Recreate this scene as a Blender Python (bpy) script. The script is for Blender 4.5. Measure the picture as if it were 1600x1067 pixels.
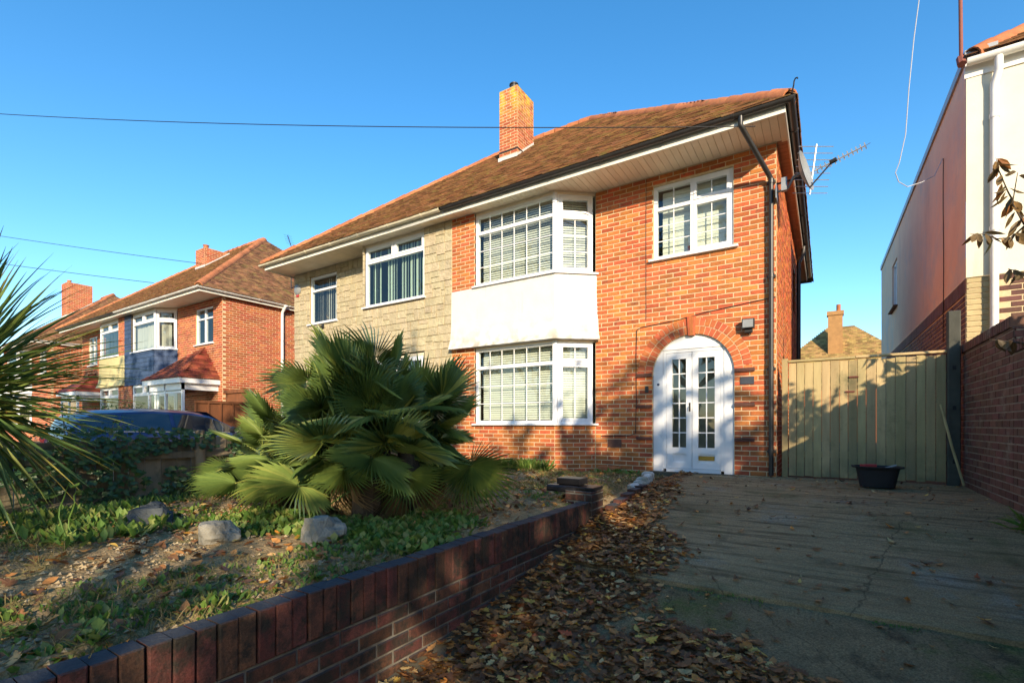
import bpy, bmesh, math, random
from mathutils import Vector, Matrix, noise as mnoise
R = math.radians
rnd = random.Random(7)
for o in list(bpy.data.objects): bpy.data.objects.remove(o)
scene = bpy.context.scene
COL = scene.collection

# ------------------------------------------------------------------ camera, sky, sun
YAW = math.atan2(490, 760)
cam = bpy.data.cameras.new('camera'); camo = bpy.data.objects.new('camera', cam); COL.objects.link(camo)
camo.location = (0, 0, .76); camo.rotation_euler = (R(90), 0, YAW)
cam.sensor_width = 36; cam.sensor_fit = 'HORIZONTAL'; cam.lens = 17.1; cam.shift_y = .0816
cam.clip_start = .05; cam.clip_end = 2000
scene.camera = camo
SUN_AZ, SUN_EL = 39.5, 20.5          # degrees right of straight behind the camera's house normal, elevation
w = bpy.data.worlds.new('World'); scene.world = w; w.use_nodes = True
nt = w.node_tree; bgn = nt.nodes['Background']
sky = nt.nodes.new('ShaderNodeTexSky'); sky.sky_type = 'NISHITA'; sky.sun_disc = False
sky.sun_elevation = R(SUN_EL); sky.sun_rotation = R(180 - SUN_AZ)
sky.air_density = 1.0; sky.dust_density = .3; sky.ozone_density = 2.1; sky.altitude = 0
hsv = nt.nodes.new('ShaderNodeHueSaturation'); hsv.inputs['Hue'].default_value = .497; hsv.inputs['Saturation'].default_value = 1.32
nt.links.new(sky.outputs[0], hsv.inputs['Color']); nt.links.new(hsv.outputs[0], bgn.inputs[0]); bgn.inputs[1].default_value = .13
sun = bpy.data.lights.new('sun', 'SUN'); sun.energy = 3.3; sun.angle = R(.53); sun.color = (1, .83, .60)
suno = bpy.data.objects.new('sun', sun); COL.objects.link(suno)
sd = Vector((math.sin(R(SUN_AZ)) * math.cos(R(SUN_EL)), -math.cos(R(SUN_AZ)) * math.cos(R(SUN_EL)), math.sin(R(SUN_EL))))
suno.rotation_euler = sd.to_track_quat('Z', 'Y').to_euler()
suno.location = (8, -8, 12)
vs = scene.view_settings
vs.view_transform = 'Standard'; vs.look = 'None'; vs.gamma = 1; vs.use_curve_mapping = False; vs.exposure = 1.2

# ------------------------------------------------------------------ helpers
def hx(r, g, b):
    f = lambda c: (c/255/12.92 if c/255 <= .04045 else ((c/255+.055)/1.055)**2.4)
    return (f(r), f(g), f(b), 1)
Z = Vector((0, 0, 1))
class Fr:
    """a local frame: a along ux, b up, d outwards"""
    def __init__(s, o, ux, n=None, up=Z):
        s.o = Vector(o); s.u = Vector(ux).normalized(); s.up = Vector(up).normalized()
        s.n = Vector(n).normalized() if n is not None else s.u.cross(s.up)
        s.flip = s.u.cross(s.up).dot(s.n) < 0
    def P(s, a, b, d=0): return s.o + s.u*a + s.up*b + s.n*d
class MB:
    def __init__(s): s.v = []; s.f = []; s.t = []
    def face(s, pts, tone=0.):
        i = len(s.v); s.v += [tuple(p) for p in pts]; s.f.append(tuple(range(i, i+len(pts)))); s.t.append(tone)
    def faces(s, vs, fs, tone=0.):
        i = len(s.v); s.v += [tuple(p) for p in vs]
        for f in fs: s.f.append(tuple(i+k for k in f)); s.t.append(tone)
    def box(s, F, a0, a1, b0, b1, d0, d1, tone=0., ch=0.):
        if ch:
            vs = [F.P(a, b, d0) for a, b in ((a0, b0), (a1, b0), (a1, b1), (a0, b1))]
            vs += [F.P(a, b, d1-ch) for a, b in ((a0, b0), (a1, b0), (a1, b1), (a0, b1))]
            vs += [F.P(a, b, d1) for a, b in ((a0+ch, b0+ch), (a1-ch, b0+ch), (a1-ch, b1-ch), (a0+ch, b1-ch))]
            fs = [(8, 9, 10, 11)]
            for k in range(4):
                m = (k+1) % 4; fs += [(k, m, 4+m, 4+k), (4+k, 4+m, 8+m, 8+k)]
        else:
            vs = [F.P(a, b, d) for d in (d0, d1) for a, b in ((a0, b0), (a1, b0), (a1, b1), (a0, b1))]
            fs = [(0, 3, 2, 1), (4, 5, 6, 7), (0, 1, 5, 4), (1, 2, 6, 5), (2, 3, 7, 6), (3, 0, 4, 7)]
        if F.flip: fs = [tuple(reversed(f)) for f in fs]
        s.faces(vs, fs, tone)
    def tube(s, pts, r, n=8, tone=0., cap=True, r1=None, rs=None):
        pts = [Vector(p) for p in pts]; N = len(pts)
        t0 = (pts[1]-pts[0]).normalized(); ref = Z if abs(t0.z) < .9 else Vector((1, 0, 0))
        x = t0.cross(ref).normalized(); i0 = len(s.v)
        for k, p in enumerate(pts):
            t = (pts[min(k+1, N-1)]-pts[max(k-1, 0)]).normalized()
            x = (x - t*x.dot(t)).normalized(); y = t.cross(x)
            rr = rs[k] if rs else (r if r1 is None else r+(r1-r)*k/(N-1))
            for j in range(n):
                a = 2*math.pi*j/n; s.v.append(tuple(p+x*(rr*math.cos(a))+y*(rr*math.sin(a))))
        for k in range(N-1):
            for j in range(n):
                m = (j+1) % n
                s.f.append((i0+k*n+j, i0+k*n+m, i0+(k+1)*n+m, i0+(k+1)*n+j)); s.t.append(tone)
        if cap:
            s.f.append(tuple(i0+j for j in reversed(range(n)))); s.t.append(tone)
            s.f.append(tuple(i0+(N-1)*n+j for j in range(n))); s.t.append(tone)
    def sweep(s, path, prof, closed=True, tone=0., cap=True):
        """horizontal path; prof = list of (out, up); mitred; out is to the right of travel"""
        path = [Vector(p) for p in path]; N = len(path); i0 = len(s.v); m = len(prof)
        for k, p in enumerate(path):
            ns = []
            for q in ((k-1, k), (k, k+1)):
                if q[0] >= 0 and q[1] < N:
                    t = (path[q[1]]-path[q[0]]); t.z = 0; t.normalize(); ns.append(Vector((t.y, -t.x, 0)))
            n = sum(ns, Vector()); n.normalize(); sc = 1/max(.3, n.dot(ns[0]))
            for (o, u) in prof: s.v.append(tuple(p+n*(o*sc)+Z*u))
        for k in range(N-1):
            for j in range(m if closed else m-1):
                q = (j+1) % m
                s.f.append((i0+k*m+j, i0+k*m+q, i0+(k+1)*m+q, i0+(k+1)*m+j)); s.t.append(tone)
        if cap and closed:
            s.f.append(tuple(i0+j for j in range(m))); s.t.append(tone)
            s.f.append(tuple(i0+(N-1)*m+j for j in reversed(range(m)))); s.t.append(tone)
    def mesh(s, name, smooth=False):
        me = bpy.data.meshes.new(name); me.from_pydata(s.v, [], s.f)
        at = me.attributes.new('tone', 'FLOAT', 'FACE'); at.data.foreach_set('value', s.t)
        if smooth:
            me.polygons.foreach_set('use_smooth', [True]*len(me.polygons)); me.set_sharp_from_angle(angle=R(40))
        me.update(); return me
WL = {}                                                # thing -> base location
def link(name, me, mat, parent=None, kind=None, label=None):
    o = bpy.data.objects.new(name, me); COL.objects.link(o)
    if mat is not None and me is not None and not me.materials: me.materials.append(mat)
    if parent is not None:
        o.parent = parent
        if parent.name in WL: o.matrix_parent_inverse = Matrix.Translation(-WL[parent.name])
        elif parent.matrix_basis != Matrix.Identity(4): o.matrix_parent_inverse = parent.matrix_basis.inverted()
    if kind: o['kind'] = kind
    if label: o['label'] = label
    return o
def build(name, mb, mat, parent=None, kind=None, smooth=False, label=None):
    return link(name, mb.mesh(name, smooth), mat, parent, kind, label)
def tag(o, label, cat, group=None):
    o['label'] = label; o['category'] = cat
    if group: o['group'] = group
    return o
def thing(name, loc, label, cat, group=None):
    o = bpy.data.objects.new(name, None); COL.objects.link(o); o.location = loc; o.empty_display_size = .2
    WL[o.name] = Vector(loc); return tag(o, label, cat, group)
def one(name, mb, mat, label, cat, group=None, smooth=False):
    return tag(build(name, mb, mat, smooth=smooth), label, cat, group)
def N3(x, y, z=0., s=1.): return mnoise.noise(Vector((x*s, y*s, z*s)))

# ------------------------------------------------------------------ materials
def mk(name):
    m = bpy.data.materials.new(name); m.use_nodes = True
    return m, m.node_tree, m.node_tree.nodes['Principled BSDF']
def surf(name, c1, c2=None, ns=6., rough=.8, tone=0., hue=0., bump=0., bs=60., bd=.004, stain=None, stain_at=.6, stain_s=2., spec=.3, stretch=(1, 1, 1), metal=0., coat=0., top=None, detail=6, extra=None, speck=0., speck_s=120.):
    """weathered surface in world space: two colours mixed by noise, a tone per piece, stains with their own shape"""
    m, t, b = mk(name); nd = t.nodes; L = t.links.new
    geo = nd.new('ShaderNodeNewGeometry'); mp = nd.new('ShaderNodeMapping'); mp.inputs['Scale'].default_value = stretch
    L(geo.outputs['Position'], mp.inputs['Vector'])
    n1 = nd.new('ShaderNodeTexNoise'); n1.inputs['Scale'].default_value = ns; n1.inputs['Detail'].default_value = detail; n1.inputs['Roughness'].default_value = .65
    L(mp.outputs[0], n1.inputs['Vector'])
    mr = nd.new('ShaderNodeMapRange'); mr.inputs[1].default_value = .3; mr.inputs[2].default_value = .7; L(n1.outputs[0], mr.inputs[0])
    mx = nd.new('ShaderNodeMix'); mx.data_type = 'RGBA'; mx.inputs['A'].default_value = c1; mx.inputs['B'].default_value = c2 or c1
    L(mr.outputs[0], mx.inputs['Factor']); out = mx.outputs['Result']
    if tone or hue:
        at = nd.new('ShaderNodeAttribute'); at.attribute_name = 'tone'
        oi = nd.new('ShaderNodeObjectInfo'); ad = nd.new('ShaderNodeMath'); ad.operation = 'ADD'
        L(at.outputs['Fac'], ad.inputs[0]); L(oi.outputs['Random'], ad.inputs[1])
        fr = nd.new('ShaderNodeMath'); fr.operation = 'FRACT'; L(ad.outputs[0], fr.inputs[0])
        m1 = nd.new('ShaderNodeMapRange'); m1.inputs[3].default_value = 1-tone; m1.inputs[4].default_value = 1+tone; L(fr.outputs[0], m1.inputs[0])
        m2 = nd.new('ShaderNodeMath'); m2.operation = 'MULTIPLY'; m2.inputs[1].default_value = 7.31; L(fr.outputs[0], m2.inputs[0])
        m3 = nd.new('ShaderNodeMath'); m3.operation = 'FRACT'; L(m2.outputs[0], m3.inputs[0])
        m4 = nd.new('ShaderNodeMapRange'); m4.inputs[3].default_value = .5-hue; m4.inputs[4].default_value = .5+hue; L(m3.outputs[0], m4.inputs[0])
        hs = nd.new('ShaderNodeHueSaturation'); L(out, hs.inputs['Color']); L(m1.outputs[0], hs.inputs['Value']); L(m4.outputs[0], hs.inputs['Hue']); out = hs.outputs[0]
    if stain:
        n2 = nd.new('ShaderNodeTexNoise'); n2.inputs['Scale'].default_value = stain_s; n2.inputs['Detail'].default_value = 7; n2.inputs['Roughness'].default_value = .7
        L(geo.outputs['Position'], n2.inputs['Vector'])
        r2 = nd.new('ShaderNodeMapRange'); r2.inputs[1].default_value = stain_at-.06; r2.inputs[2].default_value = stain_at+.1; L(n2.outputs[0], r2.inputs[0])
        x2 = nd.new('ShaderNodeMix'); x2.data_type = 'RGBA'; L(r2.outputs[0], x2.inputs['Factor']); L(out, x2.inputs['A']); x2.inputs['B'].default_value = stain; out = x2.outputs['Result']
    if speck:
        n5 = nd.new('ShaderNodeTexNoise'); n5.inputs['Scale'].default_value = speck_s; n5.inputs['Detail'].default_value = 3; n5.inputs['Roughness'].default_value = .8; L(geo.outputs['Position'], n5.inputs['Vector'])
        r5 = nd.new('ShaderNodeMapRange'); r5.inputs[1].default_value = .3; r5.inputs[2].default_value = .7; r5.inputs[3].default_value = 1-speck; r5.inputs[4].default_value = 1+speck; L(n5.outputs[0], r5.inputs[0])
        h5 = nd.new('ShaderNodeHueSaturation'); L(out, h5.inputs['Color']); L(r5.outputs[0], h5.inputs['Value']); out = h5.outputs[0]
    for ex_ in (extra if isinstance(extra, (list, tuple)) else [extra] if extra else []): out = ex_(nd, L, geo, out)
    if top:
        sp = nd.new('ShaderNodeSeparateXYZ'); L(geo.outputs['Normal'], sp.inputs[0])
        r3 = nd.new('ShaderNodeMapRange'); r3.inputs[1].default_value = .6; r3.inputs[2].default_value = .9; L(sp.outputs[2], r3.inputs[0])
        x3 = nd.new('ShaderNodeMix'); x3.data_type = 'RGBA'; L(r3.outputs[0], x3.inputs['Factor']); L(out, x3.inputs['A']); x3.inputs['B'].default_value = top; out = x3.outputs['Result']
    L(out, b.inputs['Base Color'])
    b.inputs['Roughness'].default_value = rough; b.inputs['Specular IOR Level'].default_value = spec; b.inputs['Metallic'].default_value = metal
    b.inputs['Coat Weight'].default_value = coat
    if bump:
        n3 = nd.new('ShaderNodeTexNoise'); n3.inputs['Scale'].default_value = bs; n3.inputs['Detail'].default_value = 5; L(mp.outputs[0], n3.inputs['Vector'])
        bp = nd.new('ShaderNodeBump'); bp.inputs['Strength'].default_value = bump; bp.inputs['Distance'].default_value = bd
        L(n3.outputs[0], bp.inputs['Height']); L(bp.outputs[0], b.inputs['Normal'])
    return m
def zmask(z0, z1, col, ns=9., amt=1.):
    """dirt that hangs at a height (a splash or drip band), broken up by noise"""
    def f(nd, L, geo, out):
        sp = nd.new('ShaderNodeSeparateXYZ'); L(geo.outputs['Position'], sp.inputs[0])
        n = nd.new('ShaderNodeTexNoise'); n.inputs['Scale'].default_value = ns; n.inputs['Detail'].default_value = 6; L(geo.outputs['Position'], n.inputs['Vector'])
        r = nd.new('ShaderNodeMapRange'); r.inputs[1].default_value = z1; r.inputs[2].default_value = z0; L(sp.outputs[2], r.inputs[0])
        mu = nd.new('ShaderNodeMath'); mu.operation = 'MULTIPLY'; L(r.outputs[0], mu.inputs[0])
        q = nd.new('ShaderNodeMapRange'); q.inputs[1].default_value = .4; q.inputs[2].default_value = .65; q.inputs[4].default_value = amt; L(n.outputs[0], q.inputs[0]); L(q.outputs[0], mu.inputs[1])
        x = nd.new('ShaderNodeMix'); x.data_type = 'RGBA'; L(mu.outputs[0], x.inputs['Factor']); L(out, x.inputs['A']); x.inputs['B'].default_value = col
        return x.outputs['Result']
    return f
def streak(col, sc, lo, hi, amt=1., ns=1.):
    """stains stretched along one axis"""
    def f(nd, L, geo, out):
        mp = nd.new('ShaderNodeMapping'); mp.inputs['Scale'].default_value = sc; L(geo.outputs['Position'], mp.inputs['Vector'])
        n = nd.new('ShaderNodeTexNoise'); n.inputs['Scale'].default_value = ns; n.inputs['Detail'].default_value = 8; n.inputs['Roughness'].default_value = .7; L(mp.outputs[0], n.inputs['Vector'])
        r = nd.new('ShaderNodeMapRange'); r.inputs[1].default_value = lo; r.inputs[2].default_value = hi; r.inputs[4].default_value = amt; L(n.outputs[0], r.inputs[0])
        x = nd.new('ShaderNodeMix'); x.data_type = 'RGBA'; L(r.outputs[0], x.inputs['Factor']); L(out, x.inputs['A']); x.inputs['B'].default_value = col
        return x.outputs['Result']
    return f
def cracks(col, sc, wid, amt=.9):
    def f(nd, L, geo, out):
        n = nd.new('ShaderNodeTexNoise'); n.inputs['Scale'].default_value = 5; n.inputs['Detail'].default_value = 6; L(geo.outputs['Position'], n.inputs['Vector'])
        va = nd.new('ShaderNodeVectorMath'); va.operation = 'MULTIPLY_ADD'; L(n.outputs['Color'], va.inputs[0]); va.inputs[1].default_value = (.22, .22, 0); L(geo.outputs['Position'], va.inputs[2])
        v = nd.new('ShaderNodeTexVoronoi'); v.feature = 'DISTANCE_TO_EDGE'; v.voronoi_dimensions = '2D'; v.inputs['Scale'].default_value = sc; L(va.outputs[0], v.inputs['Vector'])
        r = nd.new('ShaderNodeMapRange'); r.inputs[1].default_value = wid; r.inputs[2].default_value = 0; r.inputs[4].default_value = amt; L(v.outputs['Distance'], r.inputs[0])
        x = nd.new('ShaderNodeMix'); x.data_type = 'RGBA'; L(r.outputs[0], x.inputs['Factor']); L(out, x.inputs['A']); x.inputs['B'].default_value = col
        return x.outputs['Result']
    return f
def ramp(name, stops, rough=.6, trans=0., nz=.25, bump=0., sub=0.):
    """leaf material: colour picked per leaf from a ramp, light shines through"""
    m, t, b = mk(name); nd = t.nodes; L = t.links.new
    at = nd.new('ShaderNodeAttribute'); at.attribute_name = 'tone'; oi = nd.new('ShaderNodeObjectInfo')
    ad = nd.new('ShaderNodeMath'); ad.operation = 'ADD'; L(at.outputs['Fac'], ad.inputs[0]); L(oi.outputs['Random'], ad.inputs[1])
    fr = nd.new('ShaderNodeMath'); fr.operation = 'FRACT'; L(ad.outputs[0], fr.inputs[0])
    cr = nd.new('ShaderNodeValToRGB'); e = cr.color_ramp.elements
    for i, (p, c) in enumerate(stops):
        if i > 1: e.new(p)
        e[i].position = p; e[i].color = c
    L(fr.outputs[0], cr.inputs[0])
    n = nd.new('ShaderNodeTexNoise'); n.inputs['Scale'].default_value = 30; geo = nd.new('ShaderNodeNewGeometry'); L(geo.outputs['Position'], n.inputs['Vector'])
    mr = nd.new('ShaderNodeMapRange'); mr.inputs[3].default_value = 1-nz*1.5; mr.inputs[4].default_value = 1+nz*1.5; L(n.outputs[0], mr.inputs[0])
    hs = nd.new('ShaderNodeHueSaturation'); L(cr.outputs[0], hs.inputs['Color']); L(mr.outputs[0], hs.inputs['Value'])
    L(hs.outputs[0], b.inputs['Base Color']); b.inputs['Roughness'].default_value = rough; b.inputs['Specular IOR Level'].default_value = .35
    if trans:
        tr = nd.new('ShaderNodeBsdfTranslucent'); L(hs.outputs[0], tr.inputs[0]); ms = nd.new('ShaderNodeMixShader'); ms.inputs[0].default_value = trans
        L(b.outputs[0], ms.inputs[1]); L(tr.outputs[0], ms.inputs[2]); L(ms.outputs[0], nd['Material Output'].inputs[0])
    return m
def glass(name, tint=(.8, .86, .85, 1), wav=.02, rough=.0):
    m, t, b = mk(name); nd = t.nodes; L = t.links.new; nd.remove(b)
    tr = nd.new('ShaderNodeBsdfTransparent'); tr.inputs[0].default_value = tint
    gl = nd.new('ShaderNodeBsdfGlossy'); gl.inputs['Roughness'].default_value = rough
    n = nd.new('ShaderNodeTexNoise'); n.inputs['Scale'].default_value = 2.2; geo = nd.new('ShaderNodeNewGeometry'); L(geo.outputs['Position'], n.inputs['Vector'])
    bp = nd.new('ShaderNodeBump'); bp.inputs['Strength'].default_value = wav; bp.inputs['Distance'].default_value = .1; L(n.outputs[0], bp.inputs['Height'])
    L(bp.outputs[0], gl.inputs['Normal'])
    dt = nd.new('ShaderNodeVectorMath'); dt.operation = 'DOT_PRODUCT'; L(geo.outputs['Normal'], dt.inputs[0]); L(geo.outputs['Incoming'], dt.inputs[1])
    def mth(op, x, y=None, c=False):
        q = nd.new('ShaderNodeMath'); q.operation = op; q.use_clamp = c; L(x, q.inputs[0])
        if y is not None: q.inputs[1].default_value = y
        return q.outputs[0]
    om = nd.new('ShaderNodeMath'); om.operation = 'SUBTRACT'; om.inputs[0].default_value = 1; L(mth('ABSOLUTE', dt.outputs['Value']), om.inputs[1])
    dbl = nd.new('ShaderNodeMath'); dbl.operation = 'MULTIPLY_ADD'; dbl.inputs[1].default_value = .88; dbl.inputs[2].default_value = .085; dbl.use_clamp = True; L(mth('POWER', om.outputs[0], 5.), dbl.inputs[0])
    ms = nd.new('ShaderNodeMixShader'); L(dbl.outputs[0], ms.inputs[0]); L(tr.outputs[0], ms.inputs[1]); L(gl.outputs[0], ms.inputs[2]); L(ms.outputs[0], nd['Material Output'].inputs[0])
    return m
M = {}
M['brick'] = surf('house brick', (.56, .165, .048, 1), (.43, .11, .035, 1), ns=14, tone=.3, hue=.014, bump=.6, bs=90, stain=(.17, .055, .03, 1), stain_at=.63, stain_s=6, speck=.18, extra=[zmask(-.1, 1.1, (.15, .04, .022, 1), 3., .6), streak((.24, .085, .04, 1), (2.2, 2.2, .5), .52, .7, .5)])
M['brick2'] = surf('neighbour brick', (.46, .12, .045, 1), (.33, .075, .03, 1), ns=12, tone=.25, hue=.012, bump=.4)
M['voussoir'] = surf('arch brick', (.55, .16, .055, 1), (.42, .10, .04, 1), ns=14, tone=.16, hue=.01, bump=.4)
M['mortar'] = surf('mortar', (.66, .51, .31, 1), (.52, .39, .23, 1), ns=20, rough=.95, bump=.5, bs=150)
M['mortar_dark'] = surf('dark mortar', (.26, .235, .19, 1), (.05, .043, .036, 1), ns=7, rough=.95, bump=.5, bs=150)
M['wallbrick'] = surf('garden wall brick', (.165, .058, .036, 1), (.085, .038, .027, 1), ns=16, tone=.35, hue=.018, bump=1., bs=55, bd=.006, stain=(.034, .027, .02, 1), stain_at=.5, stain_s=9, rough=.88, top=(.05, .054, .062, 1), speck=.35, speck_s=160,
    extra=[streak((.03, .024, .018, 1), (5, 5, 1.6), .5, .66, .85), streak((.30, .26, .2, 1), (11, 11, 5), .66, .74, .55)])
M['bluebrick'] = surf('black glazed brick', (.014, .014, .017, 1), (.03, .026, .026, 1), ns=9, tone=.2, bump=.4, rough=.35)
M['plumbrick'] = surf('old plum brick', (.17, .075, .055, 1), (.10, .05, .04, 1), ns=8, tone=.28, hue=.015, bump=.6, stain=(.24, .19, .15, 1), stain_at=.64, stain_s=3)
M['palebrick'] = surf('pale corner brick', (.52, .42, .22, 1), (.40, .31, .16, 1), ns=8, tone=.12, bump=.4)
M['tile'] = surf('plain roof tile', (.30, .15, .065, 1), (.19, .095, .045, 1), ns=3, tone=.42, hue=.014, bump=.5, bs=50, stain=(.26, .21, .06, 1), stain_at=.6, stain_s=2.6)
M['tile_red'] = surf('red roof tile', (.30, .075, .035, 1), (.2, .05, .03, 1), ns=5, tone=.35, hue=.01, bump=.4)
M['deck'] = surf('roof underlay', (.09, .05, .03, 1))
M['ridge'] = surf('terracotta ridge', (.50, .18, .07, 1), (.36, .12, .05, 1), ns=8, tone=.2, bump=.4, stain=(.16, .13, .05, 1), stain_at=.62, stain_s=7)
M['lichenbrick'] = surf('chimney brick', (.47, .14, .05, 1), (.36, .09, .035, 1), ns=12, tone=.22, hue=.012, bump=.4, extra=zmask(8.95, 8.3, (.60, .42, .04, 1), 5., 1.))
M['upvc'] = surf('white plastic', (.80, .80, .80, 1), (.76, .76, .77, 1), ns=3, rough=.35, spec=.5)
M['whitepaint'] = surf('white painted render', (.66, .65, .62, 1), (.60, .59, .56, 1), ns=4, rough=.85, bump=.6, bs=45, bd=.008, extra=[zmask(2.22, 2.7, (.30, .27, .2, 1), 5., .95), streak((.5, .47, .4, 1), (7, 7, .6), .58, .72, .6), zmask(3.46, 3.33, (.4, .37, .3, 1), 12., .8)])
M['doorwhite'] = surf('door surround render', (.80, .80, .80, 1), (.74, .74, .75, 1), ns=5, rough=.7, bump=.2, stain=(.5, .49, .47, 1), stain_at=.7)
M['soffit'] = surf('cream soffit board', (.84, .73, .54, 1), (.74, .63, .45, 1), ns=3, tone=.05, rough=.5)
M['soffit_brown'] = surf('brown verge board', (.42, .22, .13, 1), (.34, .17, .10, 1), ns=6, tone=.08, rough=.6)
M['fascia'] = surf('white fascia', (.8, .77, .68, 1), (.7, .66, .56, 1), ns=5, rough=.5)
M['black'] = surf('black plastic gutter', (.022, .02, .019, 1), (.035, .032, .03, 1), ns=6, rough=.38, spec=.5)
M['creamgutter'] = surf('cream plastic gutter', (.74, .68, .5, 1), (.62, .55, .38, 1), ns=6, rough=.4)
M['whitepipe'] = surf('white painted pipe', (.80, .79, .76, 1), (.72, .70, .64, 1), ns=5, rough=.45, stain=(.35, .36, .16, 1), stain_at=.7, stain_s=4)
M['stone'] = surf('buff stone cladding', (.51, .435, .285, 1), (.39, .325, .2, 1), ns=7, tone=.09, hue=.008, bump=1., bs=22, bd=.02, stain=(.28, .22, .13, 1), stain_at=.64, stain_s=3)
M['stonejoint'] = surf('stone joint', (.33, .25, .13, 1), rough=.95)
M['slate'] = surf('navy slate', (.035, .06, .125, 1), (.05, .08, .15, 1), ns=4, tone=.15, rough=.6, bump=.2)
M['yellow'] = surf('yellow painted render', (.66, .56, .27, 1), (.58, .48, .22, 1), ns=3, rough=.9, bump=.3)
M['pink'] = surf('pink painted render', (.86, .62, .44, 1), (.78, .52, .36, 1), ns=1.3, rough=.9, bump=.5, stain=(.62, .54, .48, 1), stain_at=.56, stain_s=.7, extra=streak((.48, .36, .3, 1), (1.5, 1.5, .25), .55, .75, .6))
M['cream'] = surf('cream painted render', (.74, .69, .55, 1), (.66, .61, .47, 1), ns=2, rough=.9, bump=.5, extra=streak((.42, .36, .25, 1), (3, 3, .5), .6, .75, .5))
M['glass'] = glass('window glass')
M['glassdark'] = glass('door glass', (.62, .68, .66, 1))
M['blind'] = surf('venetian blind slat', (.80, .78, .66, 1), (.76, .74, .62, 1), ns=5, rough=.6)
M['vblind'] = surf('pale green vertical blind', (.70, .82, .64, 1), (.62, .74, .57, 1), ns=5, rough=.8, tone=.12)
M['vblind_grey'] = surf('grey vertical blind', (.55, .52, .44, 1), (.5, .47, .4, 1), ns=5, rough=.8, tone=.12)
M['room'] = surf('room wall', (.30, .27, .22, 1))
M['lead'] = surf('lead flashing', (.62, .60, .56, 1), (.5, .48, .45, 1), ns=9, rough=.6)
M['brass'] = surf('brass', (.40, .27, .07, 1), rough=.35, metal=.9)
M['slateplate'] = surf('slate house plate', (.045, .05, .065, 1), (.06, .065, .08, 1), ns=12, rough=.5)
M['leadgrey'] = surf('grey metal', (.34, .35, .35, 1), (.27, .28, .28, 1), ns=8, rough=.45, metal=.3)
M['alu'] = surf('aluminium rod', (.62, .62, .6, 1), rough=.35, metal=.8)
M['gate'] = surf('gate board', (.50, .385, .19, 1), (.36, .27, .13, 1), ns=9, tone=.22, hue=.01, stretch=(1, 1, .12), bump=.5, bs=60, stain=(.17, .16, .075, 1), stain_at=.61, stain_s=1.6, rough=.85, extra=zmask(0, .8, (.10, .12, .07, 1), 3., .7))
M['fence'] = surf('weathered fence board', (.27, .21, .135, 1), (.15, .115, .075, 1), ns=8, tone=.3, stretch=(1, 1, .12), bump=.5, rough=.9, stain=(.05, .055, .03, 1), stain_at=.58)
M['brownwood'] = surf('brown stained fence', (.20, .075, .03, 1), (.13, .05, .022, 1), ns=8, tone=.2, stretch=(1, 1, .2), bump=.4, rough=.7)
M['concpost'] = surf('concrete post', (.085, .085, .07, 1), (.055, .055, .045, 1), ns=7, rough=.9, bump=.5)
M['drive'] = surf('mossy drive concrete', (.36, .255, .135, 1), (.25, .172, .088, 1), ns=1.8, rough=.92, bump=1., bs=70, bd=.008, stretch=(.5, 1.4, 1), stain=(.30, .255, .185, 1), stain_at=.61, stain_s=1.3, spec=.15, speck=.45, speck_s=110,
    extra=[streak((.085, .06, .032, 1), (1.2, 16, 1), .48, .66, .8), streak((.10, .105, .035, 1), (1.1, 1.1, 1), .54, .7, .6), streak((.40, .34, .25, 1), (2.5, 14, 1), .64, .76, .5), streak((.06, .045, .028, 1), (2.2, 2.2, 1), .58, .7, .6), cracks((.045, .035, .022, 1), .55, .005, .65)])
M['drive_low'] = surf('lower drive', (.28, .20, .105, 1), (.17, .122, .066, 1), ns=2.5, rough=.95, bump=1., bs=60, bd=.012, stain=(.10, .12, .03, 1), stain_at=.56, stain_s=1.6, spec=.12, speck=.55, speck_s=90, extra=[streak((.045, .036, .024, 1), (3, 3, 1), .55, .7, .8), cracks((.045, .038, .022, 1), 1.1, .007, .6)])
M['haunch'] = surf('concrete footing', (.13, .11, .075, 1), (.06, .052, .036, 1), ns=6, rough=.95, bump=.7)
M['soil'] = surf('garden soil', (.26, .175, .085, 1), (.42, .295, .15, 1), ns=34, rough=.95, bump=1., bs=70, bd=.015, stain=(.13, .13, .045, 1), stain_at=.57, stain_s=2.4, spec=.15, speck=.4)
M['ground'] = surf('ground', (.10, .085, .055, 1), (.07, .07, .035, 1), ns=2, rough=.95, bump=.5)
M['asphalt'] = surf('asphalt', (.05, .05, .05, 1), (.06, .06, .058, 1), ns=20, rough=.9)
M['paving'] = surf('paving', (.42, .39, .33, 1), (.33, .31, .26, 1), ns=5, rough=.9)
M['rock'] = surf('pale rock', (.34, .315, .26, 1), (.20, .185, .15, 1), ns=6, rough=.9, bump=.9, bs=18, bd=.03, stain=(.10, .10, .07, 1), stain_at=.6, stain_s=5)
M['rockblue'] = surf('blue grey rock', (.085, .095, .10, 1), (.055, .06, .062, 1), ns=6, rough=.85, bump=.8, bs=18, bd=.03)
M['tub'] = surf('black tub', (.016, .016, .019, 1), (.022, .022, .026, 1), ns=6, rough=.55)
M['redbits'] = surf('red plastic', (.42, .04, .04, 1), rough=.5)
M['pot'] = surf('red clay pot', (.34, .07, .04, 1), rough=.5)
M['rust'] = surf('rust painted pole', (.26, .085, .06, 1), (.2, .07, .05, 1), ns=9, rough=.7)
M['cable'] = surf('black cable', (.015, .015, .017, 1), rough=.6)
M['cablewhite'] = surf('grey cable', (.45, .46, .48, 1), rough=.6)
M['carpaint'] = surf('blue car paint', (.012, .035, .13, 1), (.014, .04, .14, 1), ns=2, rough=.3, spec=.35, coat=.25)
M['carglass'] = surf('tinted car glass', (.012, .02, .035, 1), rough=.03, spec=.9, coat=.6)
M['rubber'] = surf('rubber', (.02, .02, .02, 1), rough=.8)
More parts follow.
